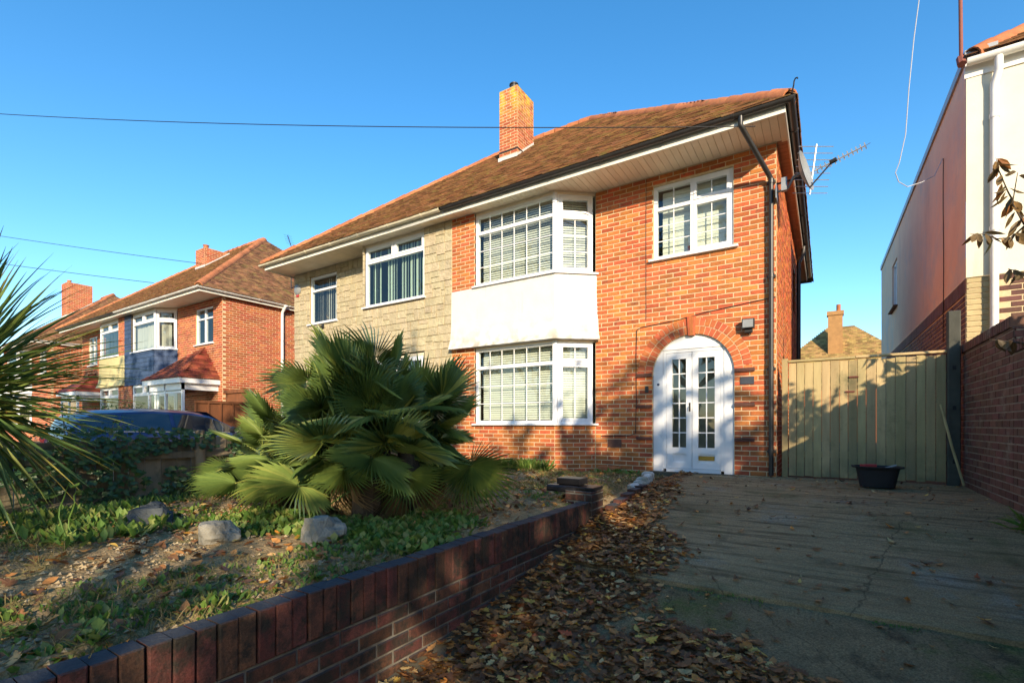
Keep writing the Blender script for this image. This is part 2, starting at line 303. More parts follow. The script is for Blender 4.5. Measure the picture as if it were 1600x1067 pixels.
M['bark'] = surf('bark', (.11, .08, .055, 1), (.06, .045, .033, 1), ns=14, rough=.95, bump=1., bs=30, bd=.02)
G = lambda r, g, b: (r, g, b, 1)
M['litter'] = ramp('fallen leaf', [(0, G(.10, .048, .024)), (.16, G(.17, .075, .032)), (.3, G(.26, .115, .042)), (.42, G(.085, .042, .022)), (.52, G(.36, .16, .052)), (.62, G(.46, .21, .06)), (.72, G(.14, .068, .03)), (.8, G(.62, .24, .045)), (.88, G(.55, .41, .2)), (.95, G(.62, .38, .06)), (1, G(.46, .09, .035))], rough=.55, nz=.35, trans=.12)
M['drygrass'] = ramp('dry grass', [(0, G(.30, .23, .11)), (.5, G(.2, .16, .07)), (1, G(.16, .17, .05))], rough=.8, trans=.2)
M['palm'] = ramp('palm leaf', [(0, G(.09, .15, .042)), (.4, G(.13, .2, .05)), (.75, G(.2, .27, .06)), (1, G(.34, .36, .085))], rough=.36, trans=.25, nz=.15)
M['palmdead'] = ramp('dead palm leaf', [(0, G(.20, .13, .06)), (.6, G(.28, .19, .09)), (1, G(.16, .10, .05))], rough=.8, trans=.1)
M['yucca'] = ramp('sword leaf', [(0, G(.06, .11, .03)), (.5, G(.1, .165, .04)), (.8, G(.18, .23, .05)), (1, G(.40, .32, .07))], rough=.42, trans=.2, nz=.15)
M['weed'] = ramp('weed leaf', [(0, G(.08, .16, .03)), (.4, G(.12, .22, .035)), (.7, G(.19, .26, .05)), (1, G(.29, .28, .09))], rough=.6, trans=.3)
M['ivy'] = ramp('ivy leaf', [(0, G(.03, .07, .024)), (.6, G(.045, .1, .03)), (1, G(.09, .14, .04))], rough=.35, trans=.15)
M['oakleaf'] = ramp('tree leaf', [(0, G(.07, .09, .02)), (.5, G(.12, .11, .025)), (1, G(.20, .12, .03))], rough=.6, trans=.3)
M['magleaf'] = ramp('drooping brown leaf', [(0, G(.11, .075, .03)), (.6, G(.17, .11, .045)), (.85, G(.33, .12, .03)), (1, G(.12, .12, .035))], rough=.5, trans=.25)
M['gravel'] = ramp('gravel', [(0, G(.30, .22, .12)), (.5, G(.40, .31, .18)), (1, G(.22, .18, .13))], rough=.9)
M['conifer'] = ramp('conifer spray', [(0, G(.03, .075, .02)), (1, G(.075, .13, .03))], rough=.7, trans=.1)

# ------------------------------------------------------------------ masonry
def unit_brick(l=.215, h=.065, d=.03, ch=.004):
    mb = MB(); F = Fr((-l/2, 0, -h/2), (1, 0, 0), (0, -1, 0)); mb.box(F, 0, l, 0, h, -d, 0, 0, ch)
    return mb.mesh('brick')
UB = {}
def subtract(a0, a1, holes):
    segs = [(a0, a1)]
    for h0, h1 in holes:
        n = []
        for s0, s1 in segs:
            if h1 <= s0 or h0 >= s1: n.append((s0, s1)); continue
            if h0 > s0: n.append((s0, h0))
            if h1 < s1: n.append((h1, s1))
        segs = n
    return segs
def rows(L, z0, z1, holes=(), course=.075, bl=.225, gap=.013, off=0., rng=rnd):
    out = []; k = 0; z = z0
    while z < z1-.02:
        b0 = z+gap/2; b1 = min(z+course, z1)-gap/2
        hs = [(h[0], h[1]) for h in holes if h[2] < b1-.012 and h[3] > b0+.012]
        x = -bl/2*(k % 2)+off
        while x < L-.001:
            a0, a1 = max(0, x), min(L, x+bl)
            if a1-a0 > .03:
                for s0, s1 in subtract(a0, a1, hs):
                    if s1-s0 > .035: out.append((s0+gap/2, s1-gap/2, b0, b1))
            x += bl
        z += course; k += 1
    return out
def backing(mb, F, L, z0, z1, holes=(), d=-.005, reveal=.13, rev=()):
    xs = sorted({0, L, *[min(max(h[0], 0), L) for h in holes], *[min(max(h[1], 0), L) for h in holes]})
    zs = sorted({z0, z1, *[min(max(h[2], z0), z1) for h in holes], *[min(max(h[3], z0), z1) for h in holes]})
    for i in range(len(xs)-1):
        run = None
        for j in range(len(zs)-1):
            cx, cz = (xs[i]+xs[i+1])/2, (zs[j]+zs[j+1])/2
            if any(h[0] < cx < h[1] and h[2] < cz < h[3] for h in holes): continue
            p = [F.P(xs[i], zs[j], d), F.P(xs[i+1], zs[j], d), F.P(xs[i+1], zs[j+1], d), F.P(xs[i], zs[j+1], d)]
            mb.face(p[::-1] if F.flip else p)
    for h in rev:
        a0, a1, b0, b1 = h[:4]
        for (p, q) in (((a0, b0), (a1, b0)), ((a1, b0), (a1, b1)), ((a1, b1), (a0, b1)), ((a0, b1), (a0, b0))):
            mb.face([F.P(*p, d), F.P(*q, d), F.P(*q, d-reveal), F.P(*p, d-reveal)])
class Masonry:
    """collects the bricks of one thing; the ones nearest the camera become parts, the rest one joined part"""
    def __init__(s): s.items = []
    def add(s, F, rects, d=0., vis=True, jit=.0025):
        jit = getattr(s, 'jit', jit)
        d += getattr(s, 'off', 0.)
        for r in rects: s.items.append((F, r, d+rnd.uniform(-jit, jit), vis))
    def finish(s, parent, mat, limit, name='brick', depth=.03, ch=.004):
        cp = Vector((0, 0, .76))
        def key(it):
            F, r, d, v = it; p = F.P((r[0]+r[1])/2, (r[2]+r[3])/2)
            q = p-cp; fac = abs(q.normalized().dot(F.n))
            return (0 if v else 1, q.length/max(.05, fac*(r[1]-r[0])/.215)**.5)
        s.items.sort(key=key)
        rest = MB()
        for i, (F, r, d, v) in enumerate(s.items):
            a0, a1, b0, b1 = r
            if i < limit and v:
                kk = (round(a1-a0, 3), round(b1-b0, 3), mat.name)
                if kk not in UB: UB[kk] = unit_brick(a1-a0, b1-b0, depth, ch); UB[kk].materials.append(mat)
                o = bpy.data.objects.new(name, UB[kk]); COL.objects.link(o); o.parent = parent
                u = F.up.cross(F.n); p = F.P((a0+a1)/2, (b0+b1)/2, d)
                m = Matrix((u, -F.n, F.up)).transposed().to_4x4(); m.translation = p
                m = m @ Matrix.Rotation(rnd.uniform(-.006, .006), 4, 'X') @ Matrix.Rotation(rnd.uniform(-.006, .006), 4, 'Z')
                o.matrix_basis = m
            else:
                rest.box(F, a0, a1, b0, b1, d-depth, d, rnd.random(), ch)
        if rest.f: build(name+'work', rest, mat, parent, kind='stuff')
def ashlar(a0, a1, b0, b1, out):
    wd, ht = a1-a0, b1-b0
    if wd < .45 and ht < .24 and (wd*ht < .05 or rnd.random() < .35): out.append((a0, a1, b0, b1)); return
    if wd > ht*1.5 or (wd > ht*.9 and rnd.random() < .5):
        c = a0+wd*rnd.uniform(.35, .65)
        if wd < .26: out.append((a0, a1, b0, b1)); return
        ashlar(a0, c, b0, b1, out); ashlar(c, a1, b0, b1, out)
    else:
        if ht < .17: out.append((a0, a1, b0, b1)); return
        c = b0+ht*rnd.uniform(.36, .64)
        ashlar(a0, a1, b0, c, out); ashlar(a0, a1, c, b1, out)
def stones(L, z0, z1, holes):
    o = []; z = z0
    while z < z1-.05:
        zz = min(z+rnd.choice((.3, .36, .42)), z1)
        if z1-zz < .12: zz = z1
        ashlar(0, L, z, zz, o); z = zz
    for h in holes:
        n = []
        for r in o:
            if h[0] >= r[1] or h[1] <= r[0] or h[2] >= r[3] or h[3] <= r[2]: n.append(r); continue
            if h[0] > r[0]: n.append((r[0], h[0], r[2], r[3]))
            if h[1] < r[1]: n.append((h[1], r[1], r[2], r[3]))
            m0, m1 = max(r[0], h[0]), min(r[1], h[1])
            if h[2] > r[2]: n.append((m0, m1, r[2], h[2]))
            if h[3] < r[3]: n.append((m0, m1, h[3], r[3]))
        o = n
    g = .0045
    return [(r[0]+g, r[1]-g, r[2]+g, r[3]-g) for r in o if r[1]-r[0] > .03 and r[3]-r[2] > .03]

# ------------------------------------------------------------------ windows
def window(parent, F, a0, a1, b0, b1, lights, bars=(), blind='ven', gm=None, fw=.055, dep=-.035, thick=.08, name='window', bd=.16, bgap=0.):
    gm = gm or M['glass']; mb = MB(); d0, d1 = dep-thick, dep
    mb.box(F, a0, a1, b0, b0+fw, d0, d1); mb.box(F, a0, a1, b1-fw, b1, d0, d1)
    mb.box(F, a0, a0+fw, b0+fw, b1-fw, d0, d1); mb.box(F, a1-fw, a1, b0+fw, b1-fw, d0, d1)
    wo = build(name, mb, M['upvc'], parent)
    for k, *q in bars:
        mb = MB()
        if k == 'v': mb.box(F, q[0]-q[3]/2, q[0]+q[3]/2, q[1], q[2], d0+.006, d1+.0045)
        else: mb.box(F, q[1], q[2], q[0]-q[3]/2, q[0]+q[3]/2, d0+.004, d1+.003)
        build('mullion' if k == 'v' else 'transom', mb, M['upvc'], wo)
    for (x0, x1, y0, y1, nx, ny, cas) in lights:
        if cas:
            mb = MB(); c = .042; e = d1+.014
            mb.box(F, x0, x1, y0, y0+c, d0+.02, e); mb.box(F, x0, x1, y1-c, y1, d0+.02, e)
            mb.box(F, x0, x0+c, y0+c, y1-c, d0+.02, e); mb.box(F, x1-c, x1, y0+c, y1-c, d0+.02, e)
            build('casement', mb, M['upvc'], wo); x0 += c; x1 -= c; y0 += c; y1 -= c
        mb = MB(); g = d1-.028; mb.face([F.P(x0, y0, g), F.P(x1, y0, g), F.P(x1, y1, g), F.P(x0, y1, g)]); build('pane', mb, gm, wo)
        for i in range(1, nx):
            mb = MB(); x = x0+(x1-x0)*i/nx; mb.box(F, x-.0065, x+.0065, y0, y1, g+.001, g+.012); build('glazing_bar', mb, M['upvc'], wo)
        for i in range(1, ny):
            mb = MB(); y = y0+(y1-y0)*i/ny; mb.box(F, x0, x1, y-.0065, y+.0065, g+.0015, g+.0115); build('glazing_bar', mb, M['upvc'], wo)
    if blind:
        mb = MB(); bb = dep-bd; A0, A1 = a0+fw+.015, a1-fw-.015
        if blind == 'ven':
            z = b0+fw+.02
            while z < b1-fw-.02:
                mb.faces([F.P(A0, z, bb+.011), F.P(A1, z, bb+.011), F.P(A1, z+.036, bb-.009), F.P(A0, z+.036, bb-.009)], [(0, 1, 2, 3)]); z += .043
            for a in (A0+.12, (A0+A1)/2, A1-.12): mb.box(F, a-.002, a+.002, b0+fw, b1-fw, bb-.002, bb+.002)
            m = M['blind']
        elif blind == 'roller':
            n = 14
            for i in range(n):
                z0 = b0+fw+.02+(b1-b0-2*fw-.02)*i/n; z1 = b0+fw+.02+(b1-b0-2*fw-.02)*(i+1)/n
                mb.faces([F.P(A0+bgap, z0, bb), F.P(A1-bgap, z0, bb), F.P(A1-bgap, z1, bb-.006), F.P(A0+bgap, z1, bb-.006)], [(0, 1, 2, 3)])
            m = M['blind']
        else:
            x = A0; i = 0; m = M['vblind'] if blind == 'vert' else M['vblind_grey']
            while x < A1-.03:
                if rnd.random() > .05:
                    t = rnd.uniform(.015, .05); top = b1-fw-(.0 if blind == 'vert_full' else .02)
                    mb.faces([F.P(x, b0+fw+.03, bb+t), F.P(min(x+.082, A1), b0+fw+.03, bb-t*.4), F.P(min(x+.082, A1), top, bb-t*.4), F.P(x, top-.0, bb+t)], [(0, 1, 2, 3)], rnd.random())
                x += .088
        build('blind', mb, m, wo)
    return wo
def sill(parent, F, a0, a1, b, d0=-.1, d1=.06, h=.035, mat=None, name='sill'):
    mb = MB(); mb.box(F, a0, a1, b-h, b, d0, d1, 0, .006); return build(name, mb, mat or M['upvc'], parent)

# ------------------------------------------------------------------ roofs
def tiles(mb, o, e, up, n, width, length, inside, tw=.165, ex=.1):
    """overlapping plain tiles, each a little uneven"""
    o, e, up, n = (Vector(q) for q in (o, e, up, n)); r = 0; y = 0.
    while y < length:
        x = -tw*(.5*(r % 2))
        while x < width:
            c = o+e*(x+tw/2)+up*(y+ex/2)
            if inside(c):
                j = rnd.uniform(-.004, .006); x0, x1 = x+.0015, x+tw-.0015; t = .013
                l0 = .021+j+rnd.uniform(-.003, .004); l1 = .021+j+rnd.uniform(-.003, .004); y1 = y+ex*1.25
                q = [o+e*x0+up*y+n*l0, o+e*x1+up*y+n*l1, o+e*x1+up*y1+n*.004, o+e*x0+up*y1+n*.004]
                b = [o+e*x0+up*y+n*(l0-t), o+e*x1+up*y+n*(l1-t)]
                tn = rnd.random()
                mb.faces([*q, *b], [(0, 1, 2, 3), (4, 5, 1, 0), (4, 0, 3), (5, 2, 1)], tn)
            x += tw
        y += ex; r += 1
def ridge_mesh(l=.34, r=.115, t=.018, arc=115):
    mb = MB(); n = 9; vs = []
    for k in range(2):
        rr = r if k == 0 else r*1.12
        for q in (0, t):
            for i in range(n):
                a = R(-arc+2*arc*i/(n-1)); vs.append((l*k, (rr-q)*math.sin(a), (rr-q)*math.cos(a)-r*.62))
    fs = []
    for i in range(n-1):
        fs += [(i, i+1, 2*n+i+1, 2*n+i), (n+i, 3*n+i, 3*n+i+1, n+i+1), (2*n+i, 2*n+i+1, 3*n+i+1, 3*n+i), (i, n+i, n+i+1, i+1)]
    mb.faces(vs, fs); return mb.mesh('ridge_tile', True)
RIDGE = ridge_mesh(); RIDGE.materials.append(M['ridge'])
def ridge_line(parent, p, q, name='ridge_tile'):
    p, q = Vector(p), Vector(q); d = q-p; L = d.length; d.normalize(); n = max(1, int(L/.32)); y = Z.cross(d).normalized(); z = d.cross(y)
    for i in range(n):
        o = bpy.data.objects.new(name, RIDGE); COL.objects.link(o); o.parent = parent
        m = Matrix((d, y, z)).transposed().to_4x4(); m.translation = p+d*(L*i/n)+z*rnd.uniform(-.004, .006)
        o.matrix_basis = m @ Matrix.Rotation(rnd.uniform(-.03, .03), 4, 'X') @ Matrix.Rotation(rnd.uniform(-.012, .012), 4, 'Y')
GUT = [(.06+.056*math.cos(R(a)), .056*math.sin(R(a))) for a in range(180, 361, 20)] + [(.06+.05*math.cos(R(a)), .05*math.sin(R(a))+.001) for a in range(360, 179, -20)]

# ------------------------------------------------------------------ a semi-detached half
Y0, YB, YBK = 8.05, 7.57, 16.2
SOF = 4.885; EZ = 5.0; SL = .805; EY = 7.2; RY = 12.1
def chain(xs, s): return xs if s > 0 else xs[::-1]
def half(name, label, xp, s, W, spec):
    k = W/5.72; X = lambda a: xp+s*a
    T = thing(name, (X(W/2), 11, -.1), label, 'house')
    bf, bb = spec.get('bay', (2.33*k, 2.89*k))
    F = Fr((xp, Y0, 0), (s, 0, 0), (0, -1, 0)); FB = Fr((xp, YB, 0), (s, 0, 0), (0, -1, 0))
    sl = math.hypot(bb-bf, Y0-YB); FS = Fr((X(bf), YB, 0), (s*(bb-bf), Y0-YB, 0), (s*(Y0-YB), -(bb-bf), 0))
    FE = Fr((X(W), Y0, 0), (0, 1, 0), (s, 0, 0))
    stone = spec.get('stone'); mas = Masonry(); mas.jit = .006 if stone else .0025; back = MB(); holes = list(spec['holes']); rev = list(spec['rev'])
    cut = rows if not stone else (lambda L, z0, z1, holes=(), **q: stones(L, z0, z1, holes))
    # main front right of the bay
    sh = lambda hs, d: [(h[0]-d, h[1]-d, h[2], h[3]) for h in hs]
    Fm = Fr(F.P(bb, 0, 0), F.u, F.n)
    mas.off = .009 if stone else 0.; mas.add(Fm, cut(W-bb, -.15, SOF, sh(holes, bb))); backing(back, Fm, W-bb, -.15, SOF, sh(holes, bb), rev=sh(rev, bb))
    LW0, LW1, PB, PT, UW0, UW1 = .79, 2.23, 2.26, 3.42, 3.45, 4.83
    wl = spec.get('bwin', (.58*k, bf-.01))
    # bay front: below, pier, panel zone
    for (q0, q1, z0, z1) in ((0, bf, -.15, LW0-.03), (0, wl[0], LW0-.03, PB+.05), (0, wl[0], PT-.03, SOF)) + (((wl[1], bf, LW0-.03, PB+.05), (wl[1], bf, PT-.03, SOF)) if stone else ()) + (((0, bf, PB+.05, PT-.03),) if stone else ()):
        Fq = Fr(FB.P(q0, 0, 0), FB.u, FB.n); pm = spec.get('pier')
        if pm and q0 == 0 and z0 > 3: mb = MB(); slates(mb, Fq, q1-q0, z0, z1); build('slate_cladding', mb, M['slate'], T); backing(back, Fq, q1-q0, z0, z1); continue
        mas.add(Fq, cut(q1-q0, z0, z1)); backing(back, Fq, q1-q0, z0, z1)
    mas.add(FS, cut(sl, -.15, LW0-.03), vis=(s > 0)); backing(back, FS, sl, -.15, LW0-.03)
    if stone: mas.add(FS, cut(sl, PB+.05, PT-.03), vis=False); backing(back, FS, sl, PB+.05, PT-.03)
    # side and rear walls
    mas.add(FE, rows(YBK-Y0, -.15, SOF, spec.get('side', ()), off=.1), vis=False); backing(back, FE, YBK-Y0, -.15, SOF, spec.get('side', ()))
    back.face([(X(0), YBK, -.15), (X(W), YBK, -.15), (X(W), YBK, SOF), (X(0), YBK, SOF)])
    wall = build('wall', back, M['stonejoint'] if stone else M['mortar'], T)
    if stone: 
        side = [i for i in mas.items if i[0] is FE]; mas.items = [i for i in mas.items if i[0] is not FE]
        m2 = Masonry(); m2.items = side; m2.finish(wall, M['brick2'], 0)
        mas.finish(wall, M['stone'], 290, 'stone_block', .03, .006)
    else: mas.finish(wall, spec.get('brick', M['brick']), spec.get('nb', 0))
    # room behind the glass
    rm = MB(); rm.face([(X(.02), Y0+2.2, -.1), (X(W-.02), Y0+2.2, -.1), (X(W-.02), Y0+2.2, SOF), (X(.02), Y0+2.2, SOF)])
    rm.face([(X(.02), YB+.25, 2.5), (X(bf-.1), YB+.25, 2.5), (X(bb), Y0+.2, 2.5), (X(W-.02), Y0+.2, 2.5), (X(W-.02), YBK, 2.5), (X(.02), YBK, 2.5)])
    rm.face([(X(.02), YB+.05, SOF-.01), (X(bf-.1), YB+.05, SOF-.01), (X(bb), Y0+.05, SOF-.01), (X(W-.02), Y0+.05, SOF-.01), (X(W-.02), YBK, SOF-.01), (X(.02), YBK, SOF-.01)])
    rm.face([(X(.01), YB+.02, -.1), (X(.01), YBK, -.1), (X(.01), YBK, SOF), (X(.01), YB+.02, SOF)])
    build('room', rm, M['room'], T)
    # apron panel between the two bay windows
    pan = spec.get('panel')
    if pan:
        path = chain([(X(0), YB, 0), (X(bf), YB, 0), (X(bb+.03), Y0+.026, 0)], s)
        zs = [PT, PT-.4, PT-.75, PT-.95, PT-1.06, PT-1.13, PB]; os = [.014, .016, .026, .05, .082, .115, .13]
        prof = list(zip(os, zs)) + [(-.03, PB+.002), (-.03, PT-.002)]
        mb = MB()
        if pan == 'slate':
            mb.sweep(path, [(.0, PB), (.0, PT), (-.03, PT), (-.03, PB)]); build('panel_board', mb, M['slate'], T)
            for Fq, Lq in ((FB, bf), (FS, sl)):
                mb = MB(); slates(mb, Fq, Lq, PB-.02, PT); build('slate_cladding', mb, M['slate'], T)
        else:
            mb.sweep(path, prof); build('apron_panel', mb, M[pan], T, smooth=True)
    # bay windows
    style = spec.get('style', 'grid'); bl = spec.get('blinds', ('ven', 'ven'))
    for lo, hi, tr, b in ((LW0, LW1, 1.86, bl[0]), (UW0, UW1, 4.47, bl[1])):
        p0, p1 = wl; f = .05
        if style == 'grid':
            ny = 3
            lights = [(p0+f, p1-f, tr+.03, hi-f, 6, 1, False), (p0+f, p1-f, lo+f, tr-.03, 6, ny, False)]; bars = [('h', tr, p0+f, p1-f, .06)]
        else:
            m_ = (p0+p1)/2
            lights = [(p0+f, m_-.03, tr+.03, hi-f, 1, 1, True), (m_+.03, p1-f, tr+.03, hi-f, 1, 1, True), (p0+f, p1-f, lo+f, tr-.03, 1, 1, False)]
            bars = [('h', tr, p0+f, p1-f, .06), ('v', m_, tr, hi-f, .06)]
        window(T, FB, p0, p1, lo, hi, lights, bars, b)
        if not stone:
            lt = [(.06+f, sl-.04-f, tr+.03, hi-f, 1 if hi > 3 else 2, 1, True), (.06+f, sl-.04-f, lo+f, tr-.03, 2 if style == 'grid' else 1, 3 if style == 'grid' and hi > 3 else 1, True)]
            window(T, FS, .06, sl-.04, lo, hi, lt, [('h', tr, .06+f, sl-.04-f, .05)], b)
            mb = MB(); mb.sweep(chain([(X(bf-.05), YB, 0), (X(bf), YB, 0), (X(bf+.05*(bb-bf)/sl), YB+.05*(Y0-YB)/sl, 0)], s), [(-.02, lo+.001), (-.02, hi+.02), (-.12, hi+.02), (-.12, lo+.001)]); build('corner_post', mb, M['upvc'], T)
        mb = MB(); ex = .03 if not stone else 0
        pth = [(X(p0-.04), YB, 0), (X(bf), YB, 0), (X(bb+.03), Y0+.026, 0)] if not stone else [(X(p0-.05), YB, 0), (X(p1+.05), YB, 0)]
        mb.sweep(chain(pth, s), [(.055, lo-.03), (.055, lo), (-.1, lo+.002), (-.1, lo-.03)]); build('sill', mb, M['upvc'], T)
        mb = MB(); mb.sweep(chain([(X(p0), YB, 0), (X(bf), YB, 0), (X(bb), Y0, 0)] if not stone else [(X(p0), YB, 0), (X(p1), YB, 0)], s), [(-.03, hi), (-.03, min(hi+.06, SOF)), (-.1, min(hi+.06, SOF)), (-.1, hi)]); build('head_trim', mb, M['soffit'], T)
    for q in spec['wins']:
        a0, a1, b0, b1, lt, bars, b = q[:7]
        window(T, F, a0, a1, b0, b1, lt, bars, b, bgap=q[7] if len(q) > 7 else 0)
        sill(T, F, a0-.07, a1+.07, b0+.002, mat=spec.get('sillmat'))
    # eaves
    ox = .16; FY = 7.293; We = W+.26
    nb = int((W+ox)/.1); bwid = (W+ox)/nb
    sg = build('soffit', (lambda m: (m.face([(X(0), FY, SOF+.012), (X(W+ox), FY, SOF+.012), (X(W+ox), Y0+.1, SOF+.012), (X(0), Y0+.1, SOF+.012)]), m)[1])(MB()), M['soffit'], T)
    if spec.get('boards', True):
        bm_ = MB(); bm_.box(Fr((0, 0, 0), (1, 0, 0), (0, 0, -1), (0, 1, 0)), .002, bwid-.002, FY+.02, Y0+.05, -.01, 0, 0, .003); bme = bm_.mesh('soffit_board'); bme.materials.append(M['soffit'])
        for i in range(nb):
            o = bpy.data.objects.new('soffit_board', bme); COL.objects.link(o); o.parent = sg; o.location = (min(X(i*bwid), X((i+1)*bwid)), 0, SOF+rnd.uniform(-.0012, .0012))
    mb = MB(); Fs = Fr((X(W), Y0, 0), (0, 1, 0), (s, 0, 0)); nside = int((YBK-Y0)/.12)
    for i in range(nside):
        y0_, y1_ = (YBK-Y0)*i/nside+.003, (YBK-Y0)*(i+1)/nside-.003
        mb.face([Fs.P(y0_, SOF, -.01), Fs.P(y1_, SOF, -.01), Fs.P(y1_, SOF, ox), Fs.P(y0_, SOF, ox)], rnd.random())
    build('side_soffit', mb, spec.get('sidesof', M['soffit_brown']), T)
    mb = MB(); mb.sweep(chain([(X(0), FY, 0), (X(W+ox), FY, 0), (X(W+ox), YBK, 0)], s), [(0, SOF-.03), (0, SOF+.13), (-.02, SOF+.13), (-.02, SOF-.03)]); build('fascia', mb, M['fascia'], T)
    gm_ = spec.get('gutter', M['black']); mb = MB()
    mb.sweep(chain([(X(0.02), FY, SOF+.105), (X(W+ox), FY, SOF+.105), (X(W+ox), YBK, SOF+.105)], s), GUT); g = build('gutter', mb, gm_, T, smooth=True)
    for a in [.5+i*.95 for i in range(int((W-.4)/.95)+1)]:
        mb = MB(); mb.sweep(chain([(X(a-.02), FY, SOF+.105), (X(a+.02), FY, SOF+.105)], s), [(.06+.062*math.cos(R(q)), .062*math.sin(R(q))) for q in range(175, 366, 19)] + [(.06+.054*math.cos(R(q)), .054*math.sin(R(q))) for q in range(365, 174, -19)]); build('gutter_bracket', mb, gm_, g)
    for yy in [8+i*1.1 for i in range(7)]:
        mb = MB(); mb.sweep([(X(W+ox), yy, SOF+.105), (X(W+ox), yy+.04, SOF+.105)] if s > 0 else [(X(W+ox), yy+.04, SOF+.105), (X(W+ox), yy, SOF+.105)], [(.06+.064*math.cos(R(q)), .064*math.sin(R(q))) for q in range(175, 366, 19)] + [(.06+.054*math.cos(R(q)), .054*math.sin(R(q))) for q in range(365, 174, -19)]); build('gutter_bracket', mb, gm_, g)
    # roof
    ap = We-(RY-EY); rz = EZ+SL*(RY-EY); by = 2*RY-EY
    mb = MB(); E0, E1, A = (X(0), EY, EZ), (X(We), EY, EZ), (X(ap), RY, rz)
    mb.face([E0, E1, A, (X(0), RY, rz)]); mb.face([E1, (X(We), by, EZ), A]); mb.face([(X(0), by, EZ), (X(0), RY, rz), A, (X(We), by, EZ)])
    roof = build('roof', mb, M['deck'], T)
    ln = math.hypot(1, SL); up = Vector((0, 1/ln, SL/ln)); nn = Vector((0, -SL/ln, 1/ln)); mb = MB()
    tiles(mb, (min(X(0), X(We)), EY-.03, EZ-.02), (1, 0, 0), up, nn, We, (RY-EY)*ln, lambda c: (s*(c.x-xp) > -.02) and (We-s*(c.x-xp)) > (c.y-EY)*.99)
    if spec.get('hiptiles'):
        up2 = Vector((-s/ln, 0, SL/ln)); n2 = Vector((s*SL/ln, 0, 1/ln))
        tiles(mb, (X(We+.03), EY, EZ-.02), (0, 1, 0), up2, n2, by-EY, (RY-EY)*ln, lambda c: (c.y-EY) > (We-s*(c.x-xp))*.99 and (by-c.y) > (We-s*(c.x-xp))*.99)
    build('roof_tiling', mb, M['tile'], roof, kind='stuff')
    ridge_line(roof, (X(We-.03), EY+.03, EZ+.05), (X(ap), RY, rz+.03)); ridge_line(roof, (X(ap), RY, rz+.03), (X(0), RY, rz+.03))
    # chimney
    ch = spec.get('chimney')
    if ch:
        c0, c1, y0_, y1_, zt = ch; zb = EZ+SL*(y0_-EY)-.1; cm = Masonry(); bk = MB()
        for Fq, L in ((Fr((c0, y0_, 0), (1, 0, 0), (0, -1, 0)), c1-c0), (Fr((c1, y0_, 0), (0, 1, 0), (1, 0, 0)), y1_-y0_), (Fr((c0, y1_, 0), (0, -1, 0), (-1, 0, 0)), y1_-y0_), (Fr((c1, y1_, 0), (-1, 0, 0), (0, 1, 0)), c1-c0)):
            rr = rows(L, zb, zt, off=-.05 if L > .6 else 0)
            cm.add(Fq, rr); backing(bk, Fq, L, zb, zt)
        bk.face([(c0, y0_, zt-.01), (c1, y0_, zt-.01), (c1, y1_, zt-.01), (c0, y1_, zt-.01)])
        co = build('chimney', bk, M['mortar'], T); cm.finish(co, spec.get('chimmat', M['lichenbrick']), 0)
        if spec.get('string'):
            mb = MB(); zz = spec['string']; mb.sweep([(c0, y0_, 0), (c1, y0_, 0), (c1, y1_, 0)], [(.012, zz), (.012, zz+.03), (-.01, zz+.03), (-.01, zz)]); build('slate_string_course', mb, M['black'], co)
        mb = MB(); n = 9                                   # stepped lead flashing down the slope
        for i in range(n):
            ya, yb = y0_+(y1_-y0_)*i/n, y0_+(y1_-y0_)*(i+1)/n; za = EZ+SL*(ya-EY)
            mb.faces([(c1+.006, ya, za-.02), (c1+.006, yb, za+.06), (c1+.006, yb, za+.17), (c1+.006, ya, za+.08)], [(0, 1, 2, 3)])
        z0_ = EZ+SL*(y0_-EY); mb.box(Fr((c0-.03, y0_, z0_), (1, 0, 0), (0, -1, 0)), 0, c1-c0+.04, -.05, .1, 0, .012); build('lead_flashing', mb, M['lead'], co)
        mb = MB(); px, py = c0+.25, y0_+.3; mb.tube([(px, py, zt-.05), (px, py, zt+.24)], .1, 12); mb.tube([(px, py, zt+.24), (px, py, zt+.27)], .12, 12); build('chimney_pot', mb, M['black'] if spec.get('string') else M['ridge'], co, smooth=True)
    return T, F, FB, wall
def slates(mb, F, L, z0, z1, h=.16, wd=.3):
    z = z0; r = 0
    while z < z1-.01:
        x = -wd/2*(r % 2); zz = min(z+h, z1)
        while x < L:
            a0, a1 = max(0, x)+.002, min(L, x+wd)-.002
            if a1-a0 > .02:
                vs = [F.P(a0, z-.01, .022), F.P(a1, z-.01, .022), F.P(a1, zz, .008), F.P(a0, zz, .008), F.P(a0, z-.01, .008), F.P(a1, z-.01, .008)]
                mb.faces(vs, [(0, 1, 2, 3), (4, 5, 1, 0)], rnd.random())
            x += wd
        z += h; r += 1

